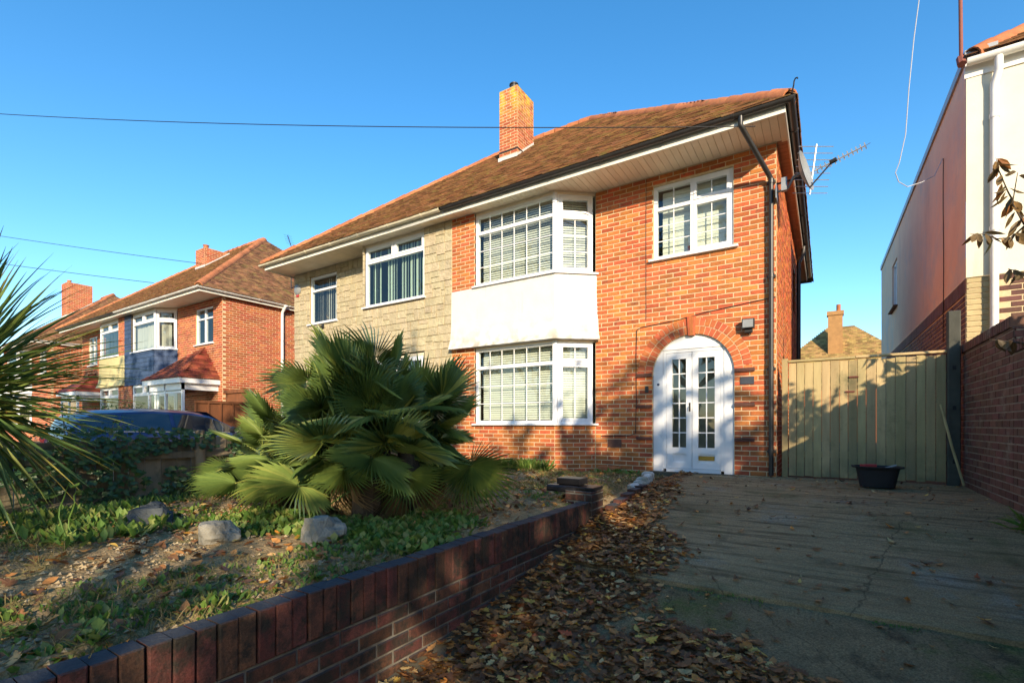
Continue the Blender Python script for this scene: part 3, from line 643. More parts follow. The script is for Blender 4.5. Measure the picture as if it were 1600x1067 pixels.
# ------------------------------------------------------------------ ground
def lerp(t, pts):
    if t <= pts[0][0]: return pts[0][1]
    for (x0, y0), (x1, y1) in zip(pts, pts[1:]):
        if t <= x1: q = (t-x0)/(x1-x0); return y0+(y1-y0)*q
    return pts[-1][1]
DZ = [(-4, -1.0), (-2, -.93), (0, -.79), (1.95, -.59), (2.7, -.50), (3.55, -.36), (4.74, -.155), (5.5, -.05), (6.2, -.012), (8.3, 0), (20, 0)]
def dz(y): return (lerp(y-.25, DZ)+lerp(y, DZ)+lerp(y+.25, DZ))/3
def gz(x, y):
    z = dz(y)-.05
    if x < -6.2: z -= .14*min(1, (-6.2-x)/.4)*max(0, min(1, (9-y)/3))
    return z
def sheet(name, x0, x1, y0, y1, nx, ny, zf, mat, kind='structure', xs=None, ys=None, smooth=True):
    xs = xs or [x0+(x1-x0)*i/nx for i in range(nx+1)]; ys = ys or [y0+(y1-y0)*j/ny for j in range(ny+1)]
    mb = MB(); mb.v = [(x, y, zf(x, y)) for y in ys for x in xs]; n = len(xs)
    mb.f = [(j*n+i, j*n+i+1, (j+1)*n+i+1, (j+1)*n+i) for j in range(len(ys)-1) for i in range(n-1)]; mb.t = [0.]*len(mb.f)
    me = mb.mesh(name)
    if smooth: me.polygons.foreach_set('use_smooth', [True]*len(me.polygons))
    return link(name, me, mat, None, kind)
XS = [-400, -150, -60, -45, -35, -28, -22, -18, -15, -13, -11, -9.5, -8.5, -7.5, -6.8, -6.6, -6.2, -5, -3, -2, 0, 2, 4, 8, 15, 30, 60, 150, 400]
YS = [-400, -150, -60, -30, -15, -8, -5, -4, -3, -2, -1, 0, 1, 2, 2.7, 3.5, 4.2, 4.8, 5.4, 6, 7, 8, 9, 12, 20, 40, 80, 160, 400]
sheet('ground', 0, 0, 0, 0, 0, 0, gz, M['ground'], xs=XS, ys=YS)
sheet('bounce_pavement', -300, 300, -4.6, -2.4, 1, 1, lambda x, y: -.9, M['paving'])  # unseen pale slab, added to bounce sunlight into the shaded front
sheet('road', -300, 300, -11, -4.6, 1, 1, lambda x, y: -1.03, M['asphalt'])
def slab_z(x, y):                               # tamped ridges across the drive
    a = .55+.75*N3(x*.6, y*1.3, 3); r = math.sin(y*2*math.pi/.062+2.2*N3(x*.35, y*2.2, 9)+x*.25)
    e = max(0., 1-abs(y-3.58)/.05)
    return dz(y)+.007*max(0, a)*r+.006*N3(x*1.7, y*1.7)+.003*N3(x*9, y*9, 5)-.012*e
EDGE = lambda x: 3.56+.05*N3(x*1.1, 4.)+.02*N3(x*5, 1.)
ys = [0]*0; y = 0.
sl_ys = [i/300 for i in range(301)]
mb = MB(); nx = 46; nyy = 330
for j in range(nyy+1):
    for i in range(nx+1):
        x = -1.95+(1.47+1.95)*i/nx; e = EDGE(x); y = e+(8.2-e)*j/nyy; mb.v.append((x, y, slab_z(x, y)))
mb.f = [(j*(nx+1)+i, j*(nx+1)+i+1, (j+1)*(nx+1)+i+1, (j+1)*(nx+1)+i) for j in range(nyy) for i in range(nx)]; k0 = len(mb.v)
for i in range(nx+1):
    x = -1.95+(1.47+1.95)*i/nx; e = EDGE(x); mb.v.append((x, e-.012-.01*N3(x*7, 2), slab_z(x, e)-.07))
for i in range(nx): mb.f.append((k0+i, k0+i+1, i+1, i))
mb.t = [0.]*len(mb.f); me = mb.mesh('drive'); me.polygons.foreach_set('use_smooth', [True]*len(me.polygons)); me.set_sharp_from_angle(angle=R(50))
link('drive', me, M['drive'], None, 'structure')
sheet('drive_apron', -1.95, 1.47, -3.5, 3.62, 60, 120, lambda x, y: dz(y)-.036+.012*N3(x*1.5, y*1.5)+.006*N3(x*6, y*6, 2)+.003*N3(x*20, y*20, 7), M['drive_low'])
def gard(x, y):
    z = .0+.025*N3(x*1.3, y*1.3)+.018*N3(x*4, y*4, 3)+.013*N3(x*13, y*13, 3)+.006*N3(x*31, y*31, 8)-.015
    if x < -5.4: z -= .13*min(1, (-5.4-x)/.8)
    if y > 7: z -= .05*(y-7)
    if x > -2.15: z -= .02
    if y > 4.8 and x > -2.6: z = min(z, dz(y)+.02+.15*max(0, -2.0-x))
    return z
GX0, GX1, GY0, GY1 = -6.42, -1.98, -1.15, 8.1
sheet('garden', GX0, GX1, GY0, GY1, 220, 440, gard, M['soil'])

# ------------------------------------------------------------------ the houses
fx = lambda a, b, c, d, nx=1, ny=1, cas=False: (a, b, c, d, nx, ny, cas)
AC, AZ, AR = 4.53, 1.585, .62
arch = [(AC-math.sqrt(max(0, .77**2-(z-AZ)**2)), AC+math.sqrt(max(0, .77**2-(z-AZ)**2)), z-.0125, z+.0125) for z in [AZ+.0125+.025*i for i in range(30)]]
sw = (3.92, 5.14, 3.49, 4.70)
H1, F1, FB1, W1 = half('brick_house', 'orange brick half house with white apron bay and arched double front door', -6.32, 1, 5.72, dict(
    holes=[(3.91, 5.15, -.2, AZ), *arch, sw], rev=[sw], panel='whitepaint', nb=295, hiptiles=True, string=7.62,
    side=[(4.3, 5.2, 3.3, 4.3)],
    wins=[(*sw, [fx(3.975, 4.5, 4.35, 4.645, 2, 1), fx(3.975, 4.5, 3.545, 4.29, 2, 3), fx(4.555, 5.085, 4.345, 4.65, 2, 1, True), fx(4.555, 5.085, 3.545, 4.295, 2, 3, True)],
           [('v', 4.53, 3.545, 4.645, .055), ('h', 4.32, 3.975, 5.085, .055)], 'roller', .03)],
    chimney=(-6.96, -6.42, 10.2, 11.0, 9.2)))
s3 = (4.22, 5.34, 3.45, 4.71)
H1L, F1L, FB1L, W1L = half('stone_clad_house', 'half house clad in buff stone blocks with pale green vertical blinds', -6.32, -1, 6.03, dict(
    stone=True, bay=(2.66, 3.2), bwin=(.75, 2.6), holes=[s3, (3.7, 4.9, -.2, 2.1)], rev=[s3, (3.7, 4.9, -.2, 2.1)], gutter=M['creamgutter'], style='plain', blinds=('vert', 'vert'), sidesof=M['soffit'],
    wins=[(*s3, [fx(4.275, 5.285, 4.37, 4.655), fx(4.275, 5.285, 3.505, 4.31)], [('h', 4.34, 4.275, 5.285, .055)], 'vert_grey')]))
s4 = (4.46, 5.61, 3.45, 4.66)
def two(s, tr): m = (s[0]+s[1])/2; return [fx(s[0]+.055, m-.03, tr+.03, s[3]-.055), fx(m+.03, s[1]-.055, tr+.03, s[3]-.055), fx(s[0]+.055, m-.03, s[2]+.055, tr-.03), fx(m+.03, s[1]-.055, s[2]+.055, tr-.03)], [('v', m, s[2]+.055, s[3]-.055, .05), ('h', tr, s[0]+.055, s[1]-.055, .05)]
lt, br = two(s4, 4.3)
H2R, F2, FB2, W2 = half('slate_bay_house', 'brick half house with navy slate bay and white glazed porch under red hipped roof', -22.4, 1, 6.2, dict(
    holes=[s4], rev=[s4], panel='slate', pier=True, brick=M['brick2'], hiptiles=True, style='plain', gutter=M['whitepipe'], blinds=(None, 'vert_grey'), boards=False,
    wins=[(*s4, lt, br, None)], chimney=(-22.75, -21.95, 10.2, 11.2, 8.25), chimmat=M['brick2'], sidesof=M['soffit']))
s5 = (4.37, 5.35, 3.4, 4.66); lt, br = two(s5, 4.3)
H2L, F2L, _, _ = half('yellow_bay_house', 'brick half house with pale yellow bay apron and small red porch roof', -22.4, -1, 6.2, dict(
    holes=[s5], rev=[s5], panel='yellow', brick=M['brick2'], style='plain', gutter=M['black'], blinds=(None, 'vert_grey'), boards=False, wins=[(*s5, lt, br, None)], sidesof=M['soffit']))
H3R, F3, _, _ = half('far_brick_house', 'farther brick half house with tall plain chimney, partly behind the spiky plant', -39.3, 1, 6.3, dict(
    holes=[s4], rev=[s4], panel='whitepaint', brick=M['brick2'], hiptiles=True, style='plain', gutter=M['whitepipe'], blinds=(None, None), boards=False, wins=[(*s4, *two(s4, 4.3), None)],
    chimney=(-39.0, -38.0, 10.0, 11.2, 9.3), chimmat=M['brick2'], sidesof=M['soffit']))

# ---- arch, door and wall fittings of the brick house
SF = F1
def voussoirs():
    for ring, (r0, r1, n) in enumerate(((.625, .745, 27), (.757, .875, 31))):
        for i in range(n):
            t0, t1 = math.pi*i/n, math.pi*(i+1)/n; g = .0055
            if ring and i == n//2: continue
            if ring == 0 and i == n//2: continue
            mb = MB(); pts = []
            for d in (-.03, .008):
                for (r, t, sg) in ((r0, t0, 1), (r1, t0, 1), (r1, t1, -1), (r0, t1, -1)):
                    tt = t+sg*g/r; pts.append(SF.P(AC+r*math.cos(tt), AZ+r*math.sin(tt), d+(rnd.uniform(-.001, .002) if d > 0 else 0)))
            mb.faces(pts, [(4, 5, 6, 7), (0, 1, 5, 4), (1, 2, 6, 5), (2, 3, 7, 6), (3, 0, 4, 7)], rnd.random()); build('arch_brick', mb, M['voussoir'], W1)
    mb = MB(); ks = [(-.055, .60), (.055, .60), (.085, .91), (-.085, .91)]
    for j in range(4):
        q0, q1 = j/4+.01, (j+1)/4-.01
        f = lambda q, r: (-.05+.1*q)*(1 if r < .7 else 1.35)
        mb.faces([SF.P(AC+f(q, r), AZ+r, d) for d in (-.03, .035) for q, r in ((q0, .6), (q1, .6), (q1, .9), (q0, .9))], [(4, 5, 6, 7), (0, 1, 5, 4), (1, 2, 6, 5), (2, 3, 7, 6), (3, 0, 4, 7)], rnd.random())
    build('keystone', mb, M['voussoir'], W1)
voussoirs()
mb = MB(); n = 24                                       # mortar under the rings
for i in range(n):
    t0, t1 = math.pi*i/n, math.pi*(i+1)/n
    mb.face([SF.P(AC+r*math.cos(t), AZ+r*math.sin(t), .002) for r, t in ((.622, t0), (.878, t0), (.878, t1), (.622, t1))])
    mb.face([SF.P(AC+.622*math.cos(t0), AZ+.622*math.sin(t0), .002), SF.P(AC+.622*math.cos(t1), AZ+.622*math.sin(t1), .002), SF.P(AC+.622*math.cos(t1), AZ+.622*math.sin(t1), -.12), SF.P(AC+.622*math.cos(t0), AZ+.622*math.sin(t0), -.12)])
build('arch_mortar', mb, M['mortar'], W1)
for a0, a1 in ((3.63, 3.905), (5.155, 5.44)):           # creasing-tile ledges beside the door
    for zc in (1.6, 1.08, .55):
        mb = MB()
        for q in range(3): mb.box(SF, a0+rnd.uniform(0, .012), a1-rnd.uniform(0, .012), zc-.035+q*.02, zc-.02+q*.02, -.02, .03+.008*(q % 2), rnd.random())
        build('tile_ledge', mb, M['plumbrick'], W1)
D0 = thing  # door
mb = MB(); n = 28; lv, rv = 4.068, 5.005; zt = 1.985      # arched surround with a rectangular door opening
out = [(AC+AR*math.cos(math.pi*i/n), AZ+AR*math.sin(math.pi*i/n)) for i in range(n+1)]
def sur(d0, d1):
    m_ = MB(); top = [p for p in out]
    m_.box(SF, AC-AR, lv, -.04, AZ, d0, d1); m_.box(SF, rv, AC+AR, -.04, AZ, d0, d1)
    L_ = [p for p in out if p[0] <= lv]; R_ = [p for p in out if p[0] >= rv]
    for (x0, y0), (x1, y1) in zip(out, out[1:]):
        xs = sorted((x0, x1)); y_ = lambda x: y0+(y1-y0)*(x-x0)/(x1-x0) if abs(x1-x0) > 1e-6 else y0
        for (c0, c1, base) in ((AC-AR, lv, AZ), (lv, rv, zt), (rv, AC+AR, AZ)):
            u0, u1 = max(xs[0], c0), min(xs[1], c1)
            if u1-u0 > 1e-4 and max(y_(u0), y_(u1)) > base: m_.face([SF.P(u0, base, d1), SF.P(u1, base, d1), SF.P(u1, max(base, y_(u1)), d1), SF.P(u0, max(base, y_(u0)), d1)])
    return m_
so = build('door_surround', sur(-.14, -.035), M['doorwhite'], H1)
mb = MB(); mb.box(SF, lv, lv+.05, .045, zt, -.12, -.05); mb.box(SF, rv-.05, rv, .045, zt, -.12, -.05); mb.box(SF, lv+.05, rv-.05, zt-.05, zt, -.12, -.05); mb.box(SF, lv+.052, rv-.052, .0, .06, -.117, -.038)
df = build('door_frame', mb, M['upvc'], H1)
mid = 4.523
for side, (a0, a1) in enumerate(((lv+.053, mid-.004), (mid+.004, rv-.053))):
    mb = MB(); st = .088; g0, g1, b0, b1 = a0+st, a1-st, .40, zt-.155
    mb.box(SF, a0, g0, .065, zt-.055, -.11, -.055); mb.box(SF, g1, a1, .065, zt-.055, -.11, -.055)
    mb.box(SF, g0, g1, b1, zt-.055, -.11, -.055); mb.box(SF, g0, g1, .30, b0, -.11, -.055); mb.box(SF, g0, g1, .065, .16, -.11, -.055)
    mb.box(SF, g0, g1, .16, .30, -.1, -.075)
    lf = build('door', mb, M['upvc'], H1)
    mb = MB(); mb.face([SF.P(g0, b0, -.085), SF.P(g1, b0, -.085), SF.P(g1, b1, -.085), SF.P(g0, b1, -.085)]); build('pane', mb, M['glassdark'], lf)
    mb = MB(); mb.box(SF, (g0+g1)/2-.008, (g0+g1)/2+.008, b0, b1, -.084, -.07); build('glazing_bar', mb, M['upvc'], lf)
    for i in range(1, 6):
        mb = MB(); z_ = b0+(b1-b0)*i/6; mb.box(SF, g0, g1, z_-.008, z_+.008, -.0835, -.0705); build('glazing_bar', mb, M['upvc'], lf)
    if side: mb = MB(); mb.box(SF, g0+.005, g1-.005, .2, .27, -.075, -.062, 0, .004); build('letter_box', mb, M['brass'], lf)
    else:
        mb = MB(); mb.box(SF, a1-.045, a1-.018, .98, 1.12, -.055, -.048, 0, .002); mb.box(SF, a1-.038, a1-.025, 1.05, 1.065, -.048, -.01); mb.box(SF, a1-.036, a1-.027, 1.0, 1.062, -.02, -.008); build('door_handle', mb, M['black'], lf)
mb = MB(); mb.face([SF.P(lv, 0, -.45), SF.P(rv, 0, -.45), SF.P(rv, zt, -.45), SF.P(lv, zt, -.45)]); mb.box(SF, lv, lv+.3, .0, 1.9, -.42, -.4); build('hall_curtain', mb, M['vblind_grey'], H1)
mb = MB(); mb.box(SF, 3.88, 5.17, -.16, .004, -.14, .1, 0, .008); build('doorstep', mb, M['haunch'], H1)
mb = MB(); mb.tube([SF.P(3.99, 1.43, -.036), SF.P(3.99, 1.43, -.03)], .022, 12); build('sticker', mb, M['slate'], H1)
mb = MB(); mb.box(SF, 5.235, 5.425, 1.372, 1.487, -.01, .014, 0, .003); build('house_number_plate', mb, M['slateplate'], H1)
mb = MB(); mb.box(SF, 3.785, 3.84, 1.3, 1.41, -.01, .02, 0, .004); build('doorbell', mb, M['black'], H1)
mb = MB(); mb.box(SF, 3.12, 3.37, .375, .515, -.01, .005)
for i in range(4):
    for j in range(3): mb.box(SF, 3.14+i*.056, 3.18+i*.056, .39+j*.042, .415+j*.042, .004, .0065)
build('air_brick', mb, M['plumbrick'], H1)
fl = build('floodlight', (lambda m: (m.box(SF, 5.27, 5.44, 2.19, 2.335, .05, .13, 0, .008), m.box(SF, 5.33, 5.38, 2.25, 2.28, -.01, .05), m)[2])(MB()), M['black'], H1)
mb = MB(); mb.box(SF, 5.285, 5.425, 2.205, 2.32, .128, .134); build('lamp_glass', mb, M['leadgrey'], fl)
mb = MB(); mb.box(SF, 5.30, 5.41, 2.13, 2.185, .03, .09, 0, .01); build('sensor', mb, M['black'], fl)
# cables clipped to the wall
mb = MB(); mb.tube([SF.P(a, z, .012) for a, z in ((5.71, 2.63), (5.3, 2.585), (4.75, 2.525), (4.3, 2.45), (3.72, 2.4), (3.64, 2.36), (3.63, 1.9), (3.635, 1.2), (3.62, .62), (3.5, .58), (3.0, .57))], .006, 5); build('wall_cable', mb, M['cable'], H1)
mb = MB(); mb.tube([SF.P(3.80, z, .01) for z in (4.86, 4.2, 3.4, 2.5)], .004, 4); build('wall_cable', mb, M['cable'], H1)
# downpipe with swan neck
mb = MB(); gx = -.97
mb.tube([(gx, 7.233, 4.98), (gx, 7.233, 4.83), (gx+.02, 7.26, 4.79), (-.70, 7.93, 4.40), (-.665, 7.985, 4.33), (-.665, 7.985, 4.2), (-.665, 7.985, .03)], .034, 12); dp = build('downpipe', mb, M['black'], H1, smooth=True)
for z_ in (4.27, 2.9, 1.55, .35):
    mb = MB(); mb.tube([(-.665, 7.985, z_), (-.665, 7.985, z_+.06)], .041, 12); mb.box(Fr((-.72, 8.03, z_+.01), (1, 0, 0), (0, -1, 0)), 0, .11, 0, .035, -.01, .04); build('pipe_collar', mb, M['black'], dp, smooth=True)
mb = MB(); mb.tube([(-.42+.0, 13.2, 4.95), (-.44, 13.2, 4.75), (-.53, 13.2, 4.55), (-.53, 13.2, 0)], .045, 10); build('downpipe', mb, M['black'], H1, smooth=True)
# iron hook at the foot of the hip
mb = MB(); mb.tube([(-.36, 7.16, 5.0), (-.34, 7.12, 5.07), (-.335, 7.11, 5.11), (-.32, 7.1, 5.135), (-.30, 7.09, 5.13), (-.295, 7.09, 5.115)], .009, 6); build('hip_iron', mb, M['cable'], H1)
# lead gap above the upper bay sill, terracotta slabs leaning by the wall
mb = MB(); mb.box(Fr((-3.36, 7.95, -.06), (1, 0, 0), (0, -1, 0)), 0, .42, .03, .07, 0, .12); mb.box(Fr((-3.30, 7.95, -.06), (1, 0, 0), (0, -1, 0)), 0, .38, .075, .115, 0, .11)
one('terracotta_slab', mb, M['ridge'], 'stacked terracotta slabs lying against the foot of the brick wall', 'slab')
p_ = Vector((-1.83, 8.2, 3.545)); mb = MB(); mb.tube([p_, p_+Z*.11], .045, 12, r1=.06); one('plant_pot', mb, M['pot'], 'small red pot standing inside the upstairs window', 'pot', smooth=True)
# stone house fittings
mb = MB(); c_ = F1L.P(5.86, 4.47, .0)
for i in range(1): mb.tube([c_+Vector((0, d, 0)) for d in (.0, -.03, -.055, -.06)], .15, 16, rs=[.15, .145, .1, .02])
ab = build('alarm_box', mb, M['leadgrey'], H1L, smooth=True)
mb = MB(); mb.box(Fr(c_, (1, 0, 0), (0, -1, 0)), -.05, .05, -.2, -.13, 0, .03); build('alarm_light', mb, M['redbits'], ab)
mb = MB(); q_ = F1L.P(4.75, 3.34, 0)
mb.tube([q_, q_+Vector((0, -.1, -.02)), q_+Vector((.05, -.22, -.06))], .03, 8); mb.box(Fr(q_, (1, 0, 0), (0, -1, 0)), -.04, .04, -.05, .05, 0, .04); build('camera_housing', mb, M['black'], H1L)
# porch of the slate bay house and its neighbour's
def porch(T, F, a0, a1, dep, zt, zr, wx):
    m0 = MB(); f = .07; yf = dep
    for a in (a0, (a0+a1)/2, a1-f): m0.box(F, a, a+f, -.1, zt, yf-f, yf)
    m0.box(F, a0, a1, zt-.2, zt, yf-f, yf); m0.box(F, a0, a1, -.1, .75, yf-f+.01, yf-.01)
    m0.box(F, a1-f, a1, -.1, .75, 0, yf-f); m0.box(F, a1-f, a1, zt-.2, zt, 0, yf-f); m0.box(F, a0, a0+f, zt-.2, zt, 0, yf-f); m0.box(F, a0, a0+f, -.1, .75, 0, yf-f)
    m0.box(F, a0+f, a1-f, 1.75, 1.81, yf-f+.01, yf-.005)
    po = build('porch', m0, M['upvc'], T)
    m0 = MB(); m0.face([F.P(a0, .7, yf-.035), F.P(a1, .7, yf-.035), F.P(a1, zt-.1, yf-.035), F.P(a0, zt-.1, yf-.035)]); m0.face([F.P(a1-.035, .7, 0), F.P(a1-.035, .7, yf), F.P(a1-.035, zt-.1, yf), F.P(a1-.035, zt-.1, 0)]); build('pane', m0, M['glass'], po)
    m0 = MB(); m0.box(F, a0-.12, a1+.12, zt, zt+.16, 0, yf+.12); build('porch_fascia', m0, M['upvc'], po)
    m0 = MB(); am = (a0+a1)/2+wx; e0, e1, d_ = a0-.15, a1+.15, yf+.15; zb = zt+.16
    m0.faces([F.P(e0, zb, d_), F.P(e1, zb, d_), F.P(e1, zb, .005), F.P(e0, zb, .005), F.P(am, zr, .02)], [(0, 1, 4), (1, 2, 4), (0, 4, 3)]); ro = build('porch_roof', m0, M['tile_red'], T)
    m0 = MB()
    A, B, C, P4 = F.P(e0, zb, d_), F.P(e1, zb, d_), F.P(e1, zb, .0), F.P(am, zr, 0)
    for (o, e, apx) in ((A, B-A, P4), (B, C-B, P4)):
        wd = e.length; e = e.normalized(); v = apx-o; up_ = (v-e*v.dot(e)); ln_ = up_.length; up_ = up_.normalized(); nn_ = e.cross(up_); xa = v.dot(e)
        def ins(c, o=o, e=e, up_=up_, wd=wd, xa=xa, ln_=ln_):
            x = (c-o).dot(e); y_ = (c-o).dot(up_)/ln_; return y_ < 1 and x > xa*y_ and x < wd-(wd-xa)*y_
        tiles(m0, o, e, up_, nn_, wd, ln_, ins)
    build('porch_tiling', m0, M['tile_red'], ro, kind='stuff')
porch(H2R, F2, 3.55, 5.95, 1.05, 2.05, 3.35, .3)
porch(H2L, F2L, 3.6, 5.6, .9, 2.0, 3.05, 0)
mb = MB(); mb.tube([F2.P(6.2+.3, 4.95, -2.0), F2.P(6.2+.08, 4.75, -2.0), F2.P(6.2+.06, 4.6, -2.0), F2.P(6.26, 0, -2.0)], .05, 10); build('downpipe', mb, M['whitepipe'], H2R, smooth=True)
mb = MB(); mb.tube([F2L.P(.28, 4.8, -.47+.55), F2L.P(.28, 3.45, .55-.47)], .03, 8); build('downpipe', mb, M['whitepipe'], H2L, smooth=True)

# ------------------------------------------------------------------ garden retaining wall
WX = -1.93
RW = thing('retaining_wall', (WX, 1.8, -.6), 'low red brick retaining wall with upright bricks on top, edging the raised garden', 'wall')
FW = Fr((WX, -1.2, 0), (0, 1, 0), (1, 0, 0)); LW = 4.44+1.2
mb = MB(); mb.face([FW.P(0, -1.2, -.012), FW.P(LW, -1.2, -.012), FW.P(LW, -.212, -.012), FW.P(0, -.212, -.012)]); mb.box(FW, 0, LW, -1.2, -.012, -.115, -.03)
core = build('wall_core', mb, M['mortar_dark'], RW)
sm = MB(); sm.box(Fr((0, 0, 0), (1, 0, 0), (0, -1, 0)), -.0355, .0355, -.1, .115, -.104, 0, 0, .005); sme = sm.mesh('brick'); sme.materials.append(M['wallbrick'])
n = int(LW/.0765)
for i in range(n):
    o = bpy.data.objects.new('brick', sme); COL.objects.link(o); o.parent = core
    m = Matrix(((0, -1, 0), (1, 0, 0), (0, 0, 1))).to_4x4(); m.translation = (WX+rnd.uniform(-.005, .007), -1.2+.04+i*.0765+rnd.uniform(-.003, .003), -.105+rnd.uniform(-.0025, .0025))
    o.matrix_basis = m @ Matrix.Rotation(rnd.uniform(-.012, .012), 4, 'Y') @ Matrix.Rotation(rnd.uniform(-.012, .012), 4, 'X')
mas = Masonry(); rr = [(a0, a1, -b1-.215, -b0-.215) for (a0, a1, b0, b1) in rows(LW+.3, 0, .72, gap=.012)]
rr = [(a0, a1, b0, b1) for (a0, a1, b0, b1) in rr if b1 > dz(-1.2+a0)-.1]
mas.add(FW, rr, -.004, jit=.004); mas.finish(core, M['wallbrick'], 290, depth=.1, ch=.005)
mb = MB(); vs = []; n = 60
for i in range(n+1):
    y = -1.2+(4.74+1.2)*i/n; z = dz(y)
    vs += [(WX-.01, y, z+.035+.03*N3(y*2, 1)), (WX+.015+.01*N3(y*5, 3), y, z+.028+.03*N3(y*2, 1)), (WX+.10+.03*N3(y*3, 7), y, z-.02)]
mb.faces(vs, [(3*i+j, 3*i+j+1, 3*i+j+4, 3*i+j+3) for i in range(n) for j in range(2)]); build('concrete_haunch', mb, M['haunch'], RW)
# end pillar with black bullnose bricks on top
mb = MB(); FP = Fr((WX, 4.44, 0), (0, 1, 0), (1, 0, 0)); mb.box(FP, .004, .296, -.32, .10, -.29, -.006); pc = build('pillar_core', mb, M['mortar_dark'], RW)
pm = Masonry()
for Fq, L in ((FP, .3), (Fr((WX-.3, 4.44, 0), (1, 0, 0), (0, -1, 0)), .3), (Fr((WX, 4.74, 0), (-1, 0, 0), (0, 1, 0)), .3)): pm.add(Fq, rows(L, -.3, .105))
pm.finish(pc, M['wallbrick'], 60)
for i in range(2):
    mb = MB(); sw_ = [(-.03, .105), (.04, .105), (.055, .125), (.05, .155), (.03, .172), (-.03, .175)]
    mb.sweep([(WX-.52, 4.46+.13*i, 0), (WX-.19, 4.46+.13*i, 0)], [(p-.06, q-.03) for p, q in sw_]); build('bullnose_brick', mb, M['bluebrick'], pc)
mb = MB(); mb.box(Fr((WX-.42, 4.50, .15), (1, 0, 0), (0, -1, 0)), 0, .26, 0, .065, -.2, 0, 0, .006); build('cap_brick', mb, M['bluebrick'], pc)
mb = MB(); mb.box(Fr((WX-.30, 4.47, .108), (1, 0, 0), (0, -1, 0)), 0, .3, 0, .03, -.25, 0, 0, .006); build('cap_brick', mb, M['bluebrick'], pc)
# kerb of bricks and white stones from pillar to door
KB = thing('brick_kerb', (-1.85, 5.2, -.1), 'short sunken brick kerb running on from the wall pillar', 'kerb')
for i in range(5):
    mb = MB(); y = 4.78+i*.225; mb.box(Fr((-1.83, y, dz(y)+.02), (0, 1, 0), (1, 0, 0)), 0, .21, -.03, .06, -.1, 0, 0, .006); build('brick', mb, M['wallbrick'], KB)
def rock(name, p, sx, sy, sz, mat, label, seed, cat='rock', group=None, sub=3, rough=.5):
    bm = bmesh.new(); bmesh.ops.create_icosphere(bm, subdivisions=sub, radius=1)
    for v in bm.verts:
        c = v.co.copy(); k = 1+rough*N3(c.x*1.1+seed, c.y*1.1, c.z*1.1)+rough*.5*N3(c.x*2.6, c.y*2.6+seed, c.z*2.6)
        q = Vector((max(-.95, min(.9, c.x*k)), max(-.9, min(.95, c.y*k)), max(-.8, min(.86, c.z*k*(1+.25*c.x))))); v.co = Vector((q.x*sx, q.y*sy, q.z*sz))
    me = bpy.data.meshes.new(name); bm.to_mesh(me); bm.free(); o = link(name, me, mat); o.location = p; o.rotation_euler = (0, 0, seed*1.3)
    return tag(o, label, cat, group)
for i, (x, y) in enumerate(((-1.93, 5.72), (-1.97, 6.0), (-2.02, 6.3), (-2.06, 6.62), (-2.15, 6.95))):
    rock('edging_stone', (x, y, dz(y)+.04), .06+.02*(i % 2), .10, .07, M['whitepaint'], 'white painted edging stone between garden and drive', i+2, 'stone', 'white stones edging the path', 2)
rock('rock', (-2.80, 2.03, .045), .145, .115, .135, M['rock'], 'pale grey angular rock beside the fan palm', 3.3)
rock('rock', (-3.38, 1.66, .03), .13, .11, .11, M['rock'], 'brownish grey rock half sunk among weeds', 8.1)
rock('rock', (-4.45, 1.66, .03), .17, .13, .10, M['rockblue'], 'dark blue grey boulder in the shade near the spiky plant', 5.7)
rock('rock', (-5.0, 1.9, .02), .11, .1, .07, M['rockblue'], 'smaller dark stone behind the blue grey boulder', 6.9)

# ------------------------------------------------------------------ gate, post, right garden wall
GY = 8.16; GT = thing('timber_gate', (.38, GY, 0), 'tall close-boarded timber gate, green with algae, between the houses', 'gate')
FG = Fr((-.54, GY, 0), (1, 0, 0), (0, -1, 0)); gw = 1.83; x = .085; i = 0
mb = MB(); mb.box(FG, 0, .075, 0, 1.73, -.06, .012, .3, .004); build('gate_post', mb, M['gate'], GT)
while x < gw-.03:
    w_ = min(rnd.choice((.098, .1, .104, .11)), gw-x); mb = MB(); tp = 1.66+rnd.uniform(-.012, .006)
    mb.box(FG, x+.0025, x+w_-.0025, .03+rnd.uniform(-.012, .012), tp, -.02, rnd.uniform(-.004, .004), 0, .004); build('board', mb, M['gate'], GT); x += w_
for a0, a1, zz in ((.08, .88, 1.672), (.885, 1.83, 1.678)):
    mb = MB(); mb.box(FG, a0, a1, zz, zz+.032, -.06, .022, 0, .004); build('top_rail', mb, M['gate'], GT)
for zz in (.3, 1.35):
    mb = MB(); mb.box(FG, .08, gw, zz, zz+.09, -.065, -.024); build('back_rail', mb, M['gate'], GT)
for zz, a in ((1.42, .86), (1.22, .82)):
    mb = MB(); mb.box(FG, a-.05, a+.05, zz-.012, zz+.012, .004, .012); mb.tube([FG.P(a-.05, zz, .014), FG.P(a+.06, zz, .014)], .006, 6); build('bolt', mb, M['rust'], GT)
mb = MB(); mb.box(Fr((1.29, 8.1, 0), (1, 0, 0), (0, -1, 0)), 0, .125, -.1, 2.19, -.11, 0, 0, .012)
cpz = one('concrete_post', mb, M['concpost'], 'dark concrete gate post with bolt holes, taller than the timber gate', 'post')
for zz in (1.45, .95, .28):
    mb = MB(); mb.box(Fr((1.335, 8.1, 0), (1, 0, 0), (0, -1, 0)), 0, .035, zz, zz+.05, -.01, .003); build('bolt_hole', mb, M['cable'], cpz)
mb = MB(); mb.tube([(1.21, 8.02, 1.02), (1.30, 7.93, .5), (1.40, 7.86, .03)], .014, 8); one('cane', mb, M['gate'], 'thin pale cane leaning against the gate and post', 'stick', smooth=True)
TUB = thing('tub', (.53, 7.42, 0), 'black rectangular plastic tub with a wide rim in front of the gate', 'tub')
